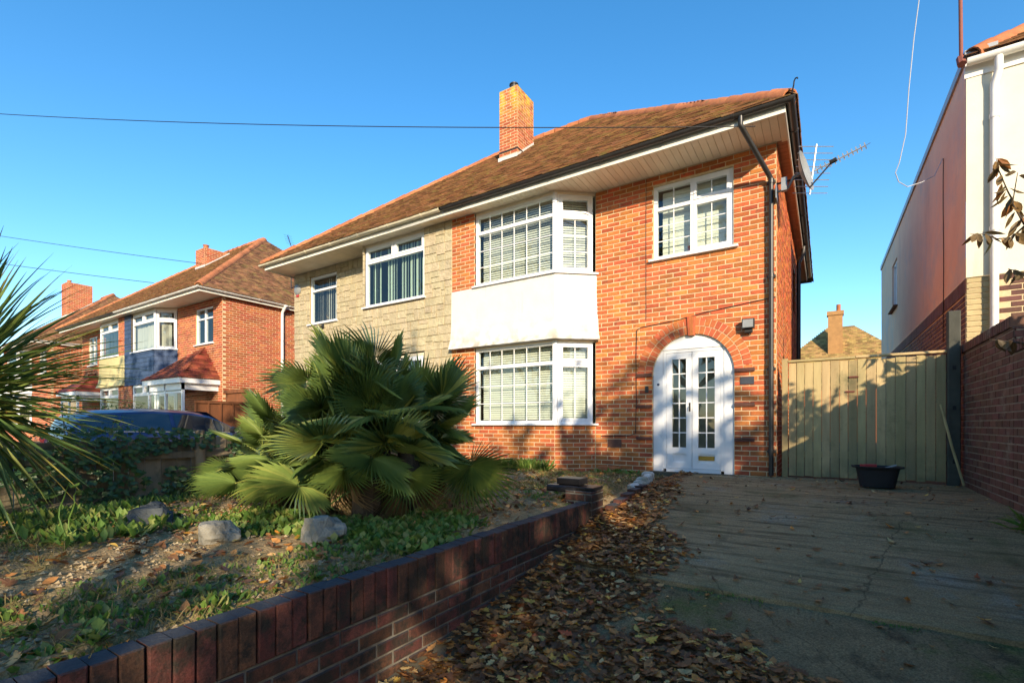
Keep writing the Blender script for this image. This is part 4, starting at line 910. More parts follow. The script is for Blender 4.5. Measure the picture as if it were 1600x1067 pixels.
def tub(p, l, w_, h):
    mb = MB(); rings = []; n = 24
    def ring(z, k, r=.3):
        out = []
        for i in range(n):
            a = 2*math.pi*i/n; c, s_ = math.cos(a), math.sin(a); e = 3.6
            out.append((p[0]+l*k*math.copysign(abs(c)**(2/e), c), p[1]+w_*k*math.copysign(abs(s_)**(2/e), s_), p[2]+z))
        return out
    rs = [ring(0, .74), ring(h*.93, .93), ring(h*.93, 1.1), ring(h, 1.12), ring(h, 1.0), ring(h*.9, .93), ring(.05, .74)]
    vs = [v for r_ in rs for v in r_]; fs = [(k*n+i, k*n+(i+1) % n, (k+1)*n+(i+1) % n, (k+1)*n+i) for k in range(len(rs)-1) for i in range(n)]
    fs += [tuple(range(n))[::-1], tuple(6*n+i for i in range(n))]; mb.faces(vs, fs); return mb
build('tub_body', tub((.53, 7.42, .01), .235, .17, .25), M['tub'], TUB, smooth=True)
mb = MB(); mb.box(Fr((.40, 7.40, .22), (1, .2, 0), (0, -1, 0)), 0, .13, 0, .06, -.06, 0, 0, .01); mb.box(Fr((.36, 7.44, .235), (1, -.3, 0), (0, -1, 0)), 0, .1, 0, .04, -.03, 0); one('wrapper', mb, M['redbits'], 'crumpled red packaging lying in the black tub', 'packaging')
mb = MB(); mb.tube([(.6, 7.42, .235), (.72, 7.46, .275)], .012, 6); one('pale_stick', mb, M['leadgrey'], 'short grey rod lying across the black tub', 'stick')

GW = thing('garden_wall', (1.5, 6.5, 0), 'tall old plum brick garden wall with brick-on-edge coping beside the drive', 'wall')
FGW = Fr((1.45, 8.95, 0), (0, -1, 0), (-1, 0, 0)); L1 = 8.95-6.25; mb = MB()
backing(mb, FGW, L1, -.1, 1.66, d=-.006); Fg2 = Fr((1.45, 6.25, 0), (0, -1, 0), (-1, 0, 0)); backing(mb, Fg2, 7.2, -1.1, 1.42, d=-.006)  # lower run's street end is unseen, lengthened so its shadow covers the drive
mb.box(Fr((1.47, 8.95, 0), (0, -1, 0), (-1, 0, 0)), 0, L1, -.1, 1.655, -.2, 0); mb.box(Fr((1.47, 6.25, 0), (0, -1, 0), (-1, 0, 0)), 0, 7.2, -1.1, 1.415, -.2, 0)
FR = Fr((1.45, 6.25, 0), (1, 0, 0), (0, -1, 0)); mb.box(Fr((1.45, 6.27, 0), (1, 0, 0), (0, -1, 0)), .04, 2.6, -.1, 1.655, -.18, 0)
gc = build('wall_core', mb, surf('grey mortar', (.30, .25, .19, 1), (.17, .14, .11, 1), ns=9, rough=.95, bump=.4), GW)
mas = Masonry(); mas.add(FGW, rows(L1, -.09, 1.66)); mas.add(Fg2, rows(3.15, -.615, 1.42)); mas.add(Fr((1.45, 3.1, 0), (0, -1, 0), (-1, 0, 0)), rows(4.05, -1.065, 1.42), vis=False); mas.add(FR, rows(2.6, -.09, 1.66), d=.005, vis=False); mas.finish(gc, M['plumbrick'], 295)
cm_ = MB(); cm_.box(Fr((0, 0, 0), (1, 0, 0), (0, -1, 0)), -.032, .032, 0, .105, -.235, 0, 0, .006); cme = cm_.mesh('coping_brick'); cme.materials.append(M['plumbrick'])
def coping(p, dvec, nvec, n):
    d_, nv = Vector(dvec), Vector(nvec)
    for i in range(n):
        o = bpy.data.objects.new('coping_brick', cme); COL.objects.link(o); o.parent = gc
        m = Matrix((Z.cross(nv), -nv, Z)).transposed().to_4x4(); m.translation = Vector(p)+d_*(.038+i*.0755)+Z*rnd.uniform(-.004, .004)
        o.matrix_basis = m @ Matrix.Rotation(rnd.uniform(-.02, .02), 4, 'Y')
coping((1.435, 8.95, 1.665), (0, -1, 0), (-1, 0, 0), int(L1/.0755)); coping((1.435, 6.25, 1.425), (0, -1, 0), (-1, 0, 0), int(7.2/.0755))
coping((1.68, 6.235, 1.668), (1, 0, 0), (0, -1, 0), 30)

# ------------------------------------------------------------------ neighbour on the right
NX, NY = 1.62, 9.0
NB = thing('rendered_house', (NX+3, NY+5, 0), 'cream rendered house with pink side wall and brick base to the right of the gate', 'house')
FN = Fr((NX, NY, 0), (1, 0, 0), (0, -1, 0)); FNS = Fr((NX, NY, 0), (-.0104, 1, 0), (-1, -.0104, 0)); LN = 10.6; HT = 5.75; BT = 2.78
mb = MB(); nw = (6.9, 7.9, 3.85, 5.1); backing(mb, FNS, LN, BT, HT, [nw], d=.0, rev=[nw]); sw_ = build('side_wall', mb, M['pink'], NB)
mb = MB(); backing(mb, FN, 7, BT, HT, d=0.012); build('front_wall', mb, M['cream'], NB)
mb = MB(); mb.box(FN, 0, .17, BT, HT, .012, .022); build('corner_band', mb, M['cream'], NB)
mb = MB(); backing(mb, FNS, LN, -.15, BT, d=-.006); backing(mb, FN, 7, -.15, BT, d=-.006); mb.face([FN.P(7, -.1, 0), FN.P(7, -.1, -LN), FN.P(7, HT, -LN), FN.P(7, HT, 0)]); mb.face([FNS.P(LN, -.1, 0), FN.P(7, -.1, -LN), FN.P(7, HT, -LN), FNS.P(LN, HT, 0)])
nbw = build('brick_base', mb, M['mortar'], NB); mas = Masonry(); mas.add(FNS, rows(LN, -.15, BT-.215)); mas.add(FN, [r_ for r_ in rows(7, -.15, BT, off=.33) if r_[0] > .32]); mas.finish(nbw, M['plumbrick'], 200)
qm = Masonry(); qm.add(FN, rows(.32, -.15, BT, bl=.33), d=.004); qm.finish(nbw, M['palebrick'], 60)
mb = MB(); x = 0
while x < LN: mb.box(FNS, x+.005, x+.07, BT-.21, BT-.002, -.03, .004, rnd.random(), .004); x += .075
build('soldier_course', mb, M['plumbrick'], nbw, kind='stuff')
window(sw_, FNS, *nw, [fx(nw[0]+.055, 7.37, nw[2]+.055, nw[3]-.055), fx(7.43, nw[1]-.055, nw[2]+.055, nw[3]-.055)], [('v', 7.4, nw[2]+.055, nw[3]-.055, .05)], None); sill(sw_, FNS, nw[0]-.08, nw[1]+.08, nw[2], mat=M['brownwood'], d1=.09)
mb = MB(); mb.tube([FN.P(.30, 5.62, .13), FN.P(.30, 5.45, .13), FN.P(.27, 5.3, .07), FN.P(.27, 5.2, .07), FN.P(.27, 0, .07)], .045, 12); dn = build('downpipe', mb, M['whitepipe'], NB, smooth=True)
for z_ in (4.85, 3.35, 2.0): mb = MB(); mb.tube([FN.P(.27, z_, .07), FN.P(.27, z_+.06, .07)], .053, 12); build('pipe_collar', mb, M['whitepipe'], dn, smooth=True)
mb = MB(); mb.sweep([FN.P(-.02, 5.68, .06), FN.P(7, 5.68, .06)], [(p*1.25, q*1.25) for p, q in GUT]); build('gutter', mb, M['whitepipe'], NB, smooth=True)
mb = MB(); mb.box(FN, -.02, 7, 5.5, 5.66, .012, .035); build('fascia', mb, M['whitepipe'], NB)
mb = MB(); mb.box(FNS, -.1, LN, HT-.02, HT+.1, -.3, .03); build('verge_board', mb, M['leadgrey'], NB)
mb = MB(); ra, rb = FN.P(-.03, 5.74, .15), FN.P(7, 5.74, .15); rt = FN.P(3.6, 8.3, -3.4); rbk = FN.P(-.03, 5.8, -LN)
mb.face([ra, rb, FN.P(7, 8.3, -3.4), rt]); mb.face([ra, rt, FN.P(3.6, 8.3, -LN+3), rbk]); nr = build('roof', mb, M['deck'], NB)
e_ = Vector((1, 0, 0)); up_ = (Vector((0, 3.55, 2.56))).normalized(); nn_ = e_.cross(up_); mb = MB(); hx_ = (rt-ra)
tiles(mb, ra, e_, up_, nn_, 7, 4.3, lambda c: (c.x-ra.x) > hx_.x*(c.y-ra.y)/hx_.y); build('roof_tiling', mb, M['tile'], nr, kind='stuff')
ridge_line(nr, ra+Vector((.05, .03, .06)), rt+Z*.05)
mb = MB(); q_ = Vector((1.56, 8.93, 5.72)); mb.tube([q_, q_+Vector((-.03, -.02, 3.2))], .022, 10); mb.tube([q_+Vector((.0, -.04, -.05)), q_+Vector((.0, .03, .08))], .05, 8); one('mast', mb, M['rust'], 'thin rust-red mast standing at the corner of the rendered house roof', 'pole', smooth=True)
mb = MB(); wp = [(1.0, 8.4, 9.2), (.92, 8.4, 8.2), (.86, 8.42, 7.2), (.79, 8.45, 6.2), (.70, 8.5, 5.55), (.645, 8.55, 5.28), (.66, 8.62, 5.13), (.78, 8.8, 5.02), (.93, 9.0, 4.96)]
W_ = lambda u, v, d: (lambda l: Vector((math.cos(YAW)*l-math.sin(YAW)*d, math.sin(YAW)*l+math.cos(YAW)*d, (664-v)/760*d+.76)))((u-800)/760*d)
wp = [W_(u, v, d) for u, v, d in ((1438, -120, 6.2), (1436, 0, 6.4), (1428, 60, 6.5), (1420, 140, 6.6), (1415, 210, 6.7), (1405, 255, 6.8), (1399, 270, 6.85), (1404, 284, 6.9), (1418, 292, 7.0), (1440, 285, 7.2), (1460, 275, 7.5))]
q1 = FNS.P(1.35, 5.05, .02); wp += [q1]; sm_ = []
for a_, b_ in zip(wp, wp[1:]):
    for k_ in range(4): sm_.append(a_.lerp(b_, k_/4))
mb.tube(sm_+[q1], .006, 5, cap=False); one('loose_wire', mb, M['cablewhite'], 'loose hanging wire looping down to the pink side wall', 'wire')
mb = MB(); mb.tube([FNS.P(1.35+.02*math.sin(i), 5.05-i*.37, .012) for i in range(9)], .006, 5); build('wall_cable', mb, M['cable'], NB)

# house far behind, seen between the two
BH = thing('distant_house', (1, 30, 0), 'distant house with mossy brown hipped roof and a single chimney beyond the gate', 'house')
mb = MB(); zt, yb_ = 5.95, 28.; R0, R1 = Vector((.1, yb_+3, zt)), Vector((1.25, yb_+3, zt)); e0, e1 = Vector((-3.4, yb_-.3, 2.6)), Vector((4.8, yb_-.3, 2.6)); e2, e3 = Vector((4.8, yb_+6.3, 2.6)), Vector((-3.4, yb_+6.3, 2.6))
mb.face([e0, e1, R1, R0]); mb.face([e1, e2, R1]); mb.face([e2, e3, R0, R1]); mb.face([e3, e0, R0]); br_ = build('roof', mb, M['deck'], BH)
mb = MB(); up_ = Vector((0, 3.3, 3.35)).normalized(); nn_ = Vector((1, 0, 0)).cross(up_)
tiles(mb, e0, (1, 0, 0), up_, nn_, 8.2, 4.7, lambda c: c.x-e0.x > (c.y-e0.y)*3.5/3.3 and e1.x-c.x > (c.y-e0.y)*3.55/3.3 and c.y < R0.y, .18, .12); build('roof_tiling', mb, surf('mossy tile', (.40, .26, .09, 1), (.27, .17, .06, 1), ns=3, tone=.35, hue=.015, bump=.4), br_, kind='stuff')
mb = MB(); mb.box(Fr((-3.1, yb_, 0), (1, 0, 0), (0, -1, 0)), 0, 7.6, -.1, 2.7, -6, 0); build('wall', mb, M['brick2'], BH)
mb = MB(); mb.box(Fr((.1, yb_+1.4, 0), (1, 0, 0), (0, -1, 0)), 0, .62, 3.6, 6.3, -.5, 0); mb.box(Fr((.08, yb_+1.38, 0), (1, 0, 0), (0, -1, 0)), -.03, .69, 6.3, 6.5, -.56, .03); bc = build('chimney', mb, surf('mossy brick', (.42, .22, .08, 1), (.30, .16, .06, 1), ns=6, bump=.4), BH)
mb = MB(); mb.tube([(.55, yb_+1.65, 6.5), (.55, yb_+1.65, 6.85)], .1, 10); build('chimney_pot', mb, M['ridge'], bc, smooth=True)

# ------------------------------------------------------------------ dish, aerials, cables
DI = thing('satellite_dish', (-.45, 7.95, 4.3), 'grey satellite dish on a bracket at the corner of the brick house', 'dish')
mb = MB(); vs = []; n, m_ = 20, 6; ax = Vector((.92, -.22, .2)).normalized(); tx = ax.cross(Z).normalized(); ty = tx.cross(ax); c0 = Vector((-.22, 7.86, 4.28))
for j in range(m_+1):
    r = j/m_
    for i in range(n): a = 2*math.pi*i/n; vs.append(c0+tx*(.24*r*math.cos(a))+ty*(.29*r*math.sin(a))+ax*(.07*(r*r-1)))
fs = [(j*n+i, j*n+(i+1) % n, (j+1)*n+(i+1) % n, (j+1)*n+i) for j in range(m_) for i in range(n)]; mb.faces(vs, fs); mb.faces([v-ax*.008 for v in vs], [f[::-1] for f in fs]); build('reflector', mb, M['leadgrey'], DI, smooth=True)
mb = MB(); mb.tube([(-.6, 7.98, 4.12), (-.45, 7.93, 4.12), (-.38, 7.9, 4.25), c0-ax*.06], .018, 8); mb.box(Fr((-.6, 7.95, 4.1), (0, 1, 0), (1, 0, 0)), -.08, .12, -.1, .1, 0, .012); mb.box(Fr((-.5, 7.9, 4.18), (0, 1, 0), (1, 0, 0)), -.04, .04, -.1, .08, -.03, .04); build('bracket', mb, M['leadgrey'], DI)
mb = MB(); tip = c0+ax*.3-ty*.06; mb.tube([c0-ty*.25-ax*.01, tip], .01, 6); mb.tube([tip-ax*.03, tip+ax*.05], .03, 8); build('feed_arm', mb, M['black'], DI)
def yagi(name, base, d, L, nel, el, label, arr=True, mat='leadgrey', dirs=None):
    T = thing(name, base, label, 'aerial'); b_ = Vector(base); d = Vector(d).normalized(); cr = (dirs or d.cross(Z)).normalized()
    mb = MB(); mb.tube([b_, b_+d*L], .012, 6); build('boom', mb, M[mat], T)
    for i in range(nel):
        p = b_+d*(L*(.22+.78*i/(nel-1))); mb = MB(); mb.tube([p-cr*el/2, p+cr*el/2], .004, 5)
        u_ = cr.cross(d); mb.tube([p-u_*.05, p, p+u_*.05], .009, 4); build('element', mb, M[mat], T)
    return T, b_, d, cr
T_, b_, d_, cr_ = yagi('television_aerial', (-.28, 8.15, 4.33), W_(1352, 228, 7.3)-Vector((-.28, 8.15, 4.33)), (W_(1352, 228, 7.3)-Vector((-.28, 8.15, 4.33))).length, 12, .16, 'ladder-like television aerial pointing away beside the satellite dish')
mb = MB(); up_ = Vector((.12, 0, 1)).normalized(); p0 = Vector((-.16, 8.2, 4.35)); mb.tube([p0-up_*.28, p0+up_*.42], .012, 6); rf = build('reflector_mast', mb, M['alu'], T_)
for i in range(8):
    p = p0+up_*(-.26+.093*i); q_ = Vector((math.cos(YAW), math.sin(YAW), 0)); mb = MB(); mb.tube([p-q_*.25, p+q_*.25], .006, 5); build('reflector_rod', mb, M['alu'], rf)
mb = MB(); mb.tube([(-.6, 8.12, 4.3), (-.28, 8.15, 4.33)], .014, 6); build('wall_arm', mb, M['black'], T_)
q_ = W_(455, 385, 18.5); yagi('roof_aerial', q_-Vector((.0, 0, 0)), Vector((-.5, .1, .75)), .6, 5, .3, 'small dark aerial showing above the ridge of the stone clad house', mat='black')
mb = MB(); mb.tube([q_, q_-Z*1.6], .02, 6); build('mast', mb, M['black'], bpy.data.objects['roof_aerial'])
def cable(a, b, sag, r, label, n=30, mat='cable'):
    a, b = Vector(a), Vector(b); mb = MB(); mb.tube([a.lerp(b, i/n)-Z*(sag*4*(i/n)*(1-i/n)) for i in range(n+1)], r, 5, cap=False); return one('overhead_cable', mb, M[mat], label, 'cable')
cable((-.80, 7.32, 4.80), W_(-260, 158, 12), .22, .007, 'thin black cable running from the chimney side over the roof to the brick house eaves')
cable(W_(315, 412, 20.3), W_(-300, 318, 26), .15, .012, 'upper dark cable ending at the chimney of the slate bay house')
cable(W_(240, 442, 19), W_(-300, 365, 26), .12, .012, 'lower dark cable ending at the eaves of the slate bay house')

# ------------------------------------------------------------------ fences, neighbour's drive, car
FX = -6.33
FN_ = thing('boundary_fence', (FX, 3.2, -.1), 'low weathered board fence overgrown with ivy along the side of the garden', 'fence')
y = -.6
while y < 6.9:
    w_ = rnd.uniform(.13, .16); mb = MB(); F_ = Fr((FX, y, 0), (0, 1, 0), (1, 0, 0)); mb.box(F_, 0, w_-.008, -.25, .60+rnd.uniform(-.05, .03), -.02, rnd.uniform(-.003, .006), 0, .003); build('board', mb, M['fence'], FN_); y += w_
for zz in (.38, -.08):
    mb = MB(); mb.box(Fr((FX, -.6, 0), (0, 1, 0), (1, 0, 0)), 0, 7.5, zz, zz+.075, .008, .05); build('rail', mb, M['fence'], FN_)
for yy in (.2, 2.85, 5.5):
    mb = MB(); mb.tube([(FX+.07, yy, -.3), (FX+.065, yy+.01, .3), (FX+.07, yy, .70)], .055, 9, rs=[.06, .055, .05]); build('post', mb, M['fence'], FN_, smooth=True)
PF = thing('brown_fence', (-14.3, 7.2, -.1), 'brown stained panel fence in front of the gap beside the slate bay house', 'fence')
Fp = Fr((-14.3, 6.4, 0), (0, 1, 0), (1, 0, 0))
for i in range(5):
    mb = MB(); mb.box(Fp, i*.33, i*.33+.325, -.2, 1.38, -.02, 0, 0, .003); build('panel', mb, M['brownwood'], PF)
    mb = MB(); mb.box(Fp, i*.33-.02, i*.33+.02, -.2, 1.4, 0, .03); build('batten', mb, M['brownwood'], PF)
for zz in (1.36, .7, .1): mb = MB(); mb.box(Fp, -.03, 1.7, zz, zz+.07, .004, .04); build('rail', mb, M['brownwood'], PF)
mb = MB(); mb.box(Fr((-15.9, 8.0, 0), (1, 0, 0), (0, -1, 0)), 0, 1.5, -.1, 1.75, -.04, 0); mb.box(Fr((-15.95, 7.98, 0), (1, 0, 0), (0, -1, 0)), 0, 1.6, 1.75, 1.86, -.08, .03); build('gate_panel', mb, M['brownwood'], PF)
CZ_ = -.42; CAR = thing('parked_car', (-12.25, 5.0, CZ_), 'dark blue hatchback parked beyond the low fence on the neighbouring drive', 'car')
def carp(x, yy, z): return Vector((-12.25-yy*-1, 5.0+x, CZ_+z+.05*(x+2)/4))   # x forward (+Y), yy to the right (+X)
ST = [(-1.98, .55, .62, .80, .60, .74), (-1.93, .40, .95, .82, .62, 1.08), (-1.80, .33, 1.02, .85, .62, 1.36), (-1.45, .30, 1.03, .87, .60, 1.47), (-.6, .28, 1.01, .88, .60, 1.515), (.15, .28, .98, .88, .59, 1.48), (.55, .28, .97, .88, .58, 1.40), (.95, .28, .96, .87, .58, 1.2), (1.25, .28, .955, .86, .6, 1.0), (1.6, .3, .90, .84, .62, .93), (1.9, .36, .76, .78, .58, .80), (2.0, .5, .62, .68, .5, .64)]
mb = MB(); vs = []; P_ = 11
for (x, zb, zbel, hw, hr, zr) in ST:
    hw_ = [(hw*.9, zb), (hw, zb+(zbel-zb)*.45), (hw*.985, zbel-.05), (hw*.95, zbel), (hr*1.02, max(zbel+.001, zr-.07)), (hr*.6, max(zbel+.002, zr-.01))]
    for q, z in hw_[:5] + [hw_[5]]: vs.append(carp(x, q, z))
    vs.append(carp(x, 0, max(zbel+.003, zr)))
    for q, z in [hw_[5]] + hw_[4::-1]: vs.append(carp(x, -q, z))
P_ = 13; fs = [(k*P_+i, k*P_+i+1, (k+1)*P_+i+1, (k+1)*P_+i) for k in range(len(ST)-1) for i in range(P_-1)] + [tuple(range(P_)), tuple((len(ST)-1)*P_+i for i in reversed(range(P_)))]
mb.faces(vs, fs); build('body', mb, M['carpaint'], CAR, smooth=True)
def st(x, q):
    for a, b in zip(ST, ST[1:]):
        if a[0] <= x <= b[0]: t = (x-a[0])/(b[0]-a[0]); return a[q]+(b[q]-a[q])*t
def side_pt(x, f, sg):           # f 0 at belt, 1 at roof edge
    zb, zr = st(x, 2), max(st(x, 2)+.001, st(x, 5)-.07); hb, hr = st(x, 3)*.95, st(x, 4)*1.02
    return carp(x, sg*(hb+(hr-hb)*f+.008), zb+(zr-zb)*f+.004)
for sg in (1, -1):
    for x0, x1, nm in ((-1.78, -1.2, 'rear_side_window'), (-1.14, -.32, 'rear_door_window'), (-.24, .92, 'front_door_window')):
        mb = MB(); n = 8; vs = []
        for i in range(n+1):
            x = x0+(x1-x0)*i/n; vs += [side_pt(x, .06, sg), side_pt(x, .9, sg)]
        mb.faces(vs, [(2*i, 2*i+2, 2*i+3, 2*i+1) for i in range(n)]); build(nm, mb, M['carglass'], CAR, smooth=True)
    mb = MB(); n = 14; vs = []
    for i in range(n+1):
        x = -1.75+2.75*i/n; c_ = carp(x, sg*(st(x, 3)*.95+.012), st(x, 2)+.012); vs += [c_, c_+Vector((0, 0, .016))]
    mb.faces(vs, [(2*i, 2*i+2, 2*i+3, 2*i+1) for i in range(n)]); build('chrome_strip', mb, M['alu'], CAR)
    mb = MB(); c_ = carp(.82, sg*.95, 1.02); mb.tube([c_+Vector((-sg*.06, .02, -.02)), c_, c_+Vector((sg*.07, 0, .03)), c_+Vector((sg*.15, 0, .03))], .07, 10, rs=[.02, .06, .075, .05]); build('door_mirror', mb, M['black'], CAR, smooth=True)
    mb = MB(); mb.tube([carp(1.82, sg*.62, .74), carp(1.93, sg*.6, .70)], .09, 10, rs=[.1, .07]); build('headlight', mb, M['leadgrey'], CAR, smooth=True)
    mb = MB(); mb.tube([carp(-1.95, sg*.66, .9), carp(-1.9, sg*.7, .9)], .09, 10); build('tail_light', mb, M['redbits'], CAR, smooth=True)
    for x in (-1.25, 1.25):
        mb = MB(); mb.tube([carp(x, sg*.68, .3), carp(x, sg*.87, .3)], .31, 20); wh = build('wheel', mb, M['rubber'], CAR, smooth=True); mb = MB(); mb.tube([carp(x, sg*.86, .3), carp(x, sg*.885, .3)], .2, 16); build('rim', mb, M['alu'], wh, smooth=True)
    for x in (-1.15, -.26, .9):
        mb = MB(); mb.tube([carp(x, sg*(st(x, 3)+.002), .45), carp(x, sg*(st(x, 3)*.985+.004), st(x, 2)-.04)], .004, 4); build('door_seam', mb, M['rubber'], CAR)
mb = MB(); vs = []
for f in (0, .25, .5, .75, 1):
    x = .5+.62*f; 
    for q in (-.9, -.3, .3, .9): vs.append(carp(x, q*(st(x, 4)-.04), (1.44-.44*f)+.02-.05*q*q*.4))
mb.faces(vs, [(r_*4+c, r_*4+c+1, (r_+1)*4+c+1, (r_+1)*4+c) for r_ in range(4) for c in range(3)]); build('windscreen', mb, M['carglass'], CAR, smooth=True)

# ------------------------------------------------------------------ plants
def fan_mesh(seed, r=.41, n=40, spread=128, droop=.10, cup=.10):
    q = random.Random(seed); mb = MB(); dl = R(2*spread/n)
    for i in range(n):
        a = R(-spread+2*spread*(i+.5)/n); L = r*(1-.42*(abs(a)/R(spread))**2)*q.uniform(.88, 1.06); m_ = .36*L; tw = q.uniform(-.03, .03)
        P = lambda rr, aa, z: Vector((rr*math.cos(aa), rr*math.sin(aa), z-cup*rr*rr/r-cup*.8*(rr*math.sin(aa))**2/r))
        w2 = dl*.45; h = .017
        vs = [P(.015, a, 0), P(m_, a-w2, -h), P(m_, a, h), P(m_, a+w2, -h), P(L*.75, a-w2*.2+tw*.4, -h*.6-droop*.25*L), P(L*.75, a+tw*.4, h*.5-droop*.2*L), P(L*.75, a+w2*.2+tw*.4, -h*.6-droop*.25*L), P(L, a+tw, -droop*L*q.uniform(.4, 2.0))]
        mb.faces(vs, [(0, 1, 2), (0, 2, 3), (1, 4, 5, 2), (2, 5, 6, 3), (4, 7, 5), (5, 7, 6)], q.random()*.35)
    return mb.mesh('frond')
FANS = [fan_mesh(i, droop=(.0, .03, .05, .1)[i % 4], cup=(-.02, .02, .06)[i % 3]) for i in range(8)]
for m_ in FANS: m_.materials.append(M['palm'])
DEAD = [fan_mesh(40+i, .36, 30, 60, .5, .3) for i in range(3)]
for m_ in DEAD: m_.materials.append(M['palmdead'])
PET = MB(); PET.tube([(0, 0, 0), (.5, 0, .012), (1, 0, 0)], .011, 5, r1=.006, tone=.3); PET = PET.mesh('petiole'); PET.materials.append(M['palm'])
def palm(name, base, label, n, stems, el0, el1, pl_, sc, seed, dead=8, azr=(0, 360)):
    T = thing(name, base, label, 'palm'); q = random.Random(seed); B = Vector(base)
    for s_ in stems:
        mb = MB(); c_ = B+Vector(s_); mb.tube([(c_.x, c_.y, -.08), (c_.x+.01, c_.y, s_[2]*.6), tuple(c_)], .1, 10, rs=[.13, .12, .07]); build('trunk', mb, M['bark'], T)
    for i in range(n+dead):
        isd = i >= n
        az = R(q.uniform(*azr)); f = (i+.5)/n; el = R(el0+(el1-el0)*(f**.72)) if not isd else R(q.uniform(-35, -5)); s_ = q.choice(stems)
        c_ = B+Vector(s_)+Vector((math.cos(az)*.05, math.sin(az)*.05, -.1*(1-f) if not isd else -.12))
        d = Vector((math.cos(az)*math.cos(el), math.sin(az)*math.cos(el), math.sin(el))); L = q.uniform(*pl_)*(1.-.02*f)
        if isd: L *= .55
        e = c_+d*L
        o = bpy.data.objects.new('petiole', PET); COL.objects.link(o); o.parent = T; o.matrix_parent_inverse = Matrix.Translation(-B)
        y = Z.cross(d).normalized(); x3 = Matrix((d*L, y, d.cross(y))).transposed().to_4x4(); x3.translation = c_; o.matrix_basis = x3
        bend = R(q.uniform(-8, 48)) if el < R(50) else R(q.uniform(-22, 26))
        if isd: bend = R(q.uniform(30, 60))
        yr = Z.cross(d).normalized(); rot = Matrix.Rotation(bend, 3, yr); ax = rot @ d; nz = ax.cross(yr)
        m = Matrix((ax, yr, nz)).transposed().to_4x4() @ Matrix.Rotation(q.uniform(-.7, .7), 4, 'X') @ Matrix.Rotation(q.uniform(-.3, .3), 4, 'Z') @ Matrix.Scale(sc*q.uniform(.75, 1.1), 4); m.translation = e-d*.01
        o = bpy.data.objects.new('frond' if not isd else 'dead_frond', q.choice(FANS if not isd else DEAD)); COL.objects.link(o); o.parent = T; o.matrix_parent_inverse = Matrix.Translation(-B); o.matrix_basis = m
    return T
palm('fan_palm', (-3.38, 3.0, -.02), 'large bushy fan palm with pleated green fans in front of the bay', 130, [(0, 0, .64), (-.28, .15, .52), (.18, .2, .58), (.05, -.15, .38), (-.1, .1, .8)], -20, 82, (.38, .72), 1.08, 4, 14)
palm('fan_palm', (-4.45, 2.85, -.03), 'smaller low fan palm with yellowish fans beside the low fence', 46, [(0, 0, .42), (.15, .1, .34), (-.12, .12, .36)], -18, 72, (.34, .6), .9, 9, 16)
def sword_mesh(seed, L=1.02, w_=.036):
    q = random.Random(seed); mb = MB(); n = 8; vs = []; dr = q.uniform(.0, .16)
    for i in range(n+1):
        t = i/n; ww = w_*(.55+.75*t if t < .35 else .81*(1-((t-.35)/.65)**1.6))+.001; z = -dr*L*t*t*t; x = L*t
        vs += [(x, -ww/2, z+ww*.28), (x, 0, z), (x, ww/2, z+ww*.28)]
    mb.faces(vs, [(3*i+j, 3*i+j+1, 3*i+j+4, 3*i+j+3) for i in range(n) for j in range(2)]); return mb.mesh('leaf')
SW = [sword_mesh(i) for i in range(6)]
for m_ in SW: m_.materials.append(M['yucca'])
yb = W_(-78, 612, 3.25); YU = thing('spiky_plant', (yb.x, yb.y, -.02), 'tall spiky plant with long sword leaves at the garden corner by the fence', 'plant')
mb = MB(); mb.tube([(yb.x, yb.y, -.1), (yb.x+.02, yb.y, yb.z*.5), tuple(yb)], .08, 9, rs=[.11, .08, .06]); build('trunk', mb, M['bark'], YU)
for i in range(480):
    q = rnd; az = q.uniform(0, 2*math.pi); el = R(-55+131*(i/480)**.9+q.uniform(-8, 8)); d = Vector((math.cos(az)*math.cos(el), math.sin(az)*math.cos(el), math.sin(el)))
    yv = Z.cross(d).normalized(); m = Matrix((d, yv, d.cross(yv))).transposed().to_4x4() @ Matrix.Rotation(q.uniform(-.5, .5), 4, 'X') @ Matrix.Scale(q.uniform(.78, 1.12), 4)
    m.translation = yb+d*.04+Z*q.uniform(-.16, .1); o = bpy.data.objects.new('leaf', q.choice(SW)); COL.objects.link(o); o.parent = YU; o.matrix_parent_inverse = Matrix.Translation(-WL[YU.name]); o.matrix_basis = m

def weed_to(mb, p, n, h, spread, lw, tall=0.):
    for i in range(n):
        az = rnd.uniform(0, 6.3); el = rnd.uniform(.25, 1.35); L = h*rnd.uniform(.6, 1.1); d = Vector((math.cos(az)*math.cos(el), math.sin(az)*math.cos(el), math.sin(el))); c = Vector((-math.sin(az), math.cos(az), 0))
        q0 = p+Vector((rnd.gauss(0, spread), rnd.gauss(0, spread), 0)); m1 = q0+d*L*.55; tp = q0+d*L-Z*L*.15; w_ = L*lw; t_ = rnd.random()
        mb.faces([q0-c*w_*.15, q0+c*w_*.15, m1+c*w_*.5, tp, m1-c*w_*.5], [(0, 1, 2, 3, 4)], t_)
weed_to_ = weed_to
OAK = [(0, .02), (.12, .09), (.2, .07), (.32, .22), (.42, .13), (.55, .30), (.66, .17), (.78, .26), (.88, .12), (1, .0)]
BEECH = [(0, .0), (.2, .16), (.45, .26), (.7, .2), (.9, .07), (1, 0)]
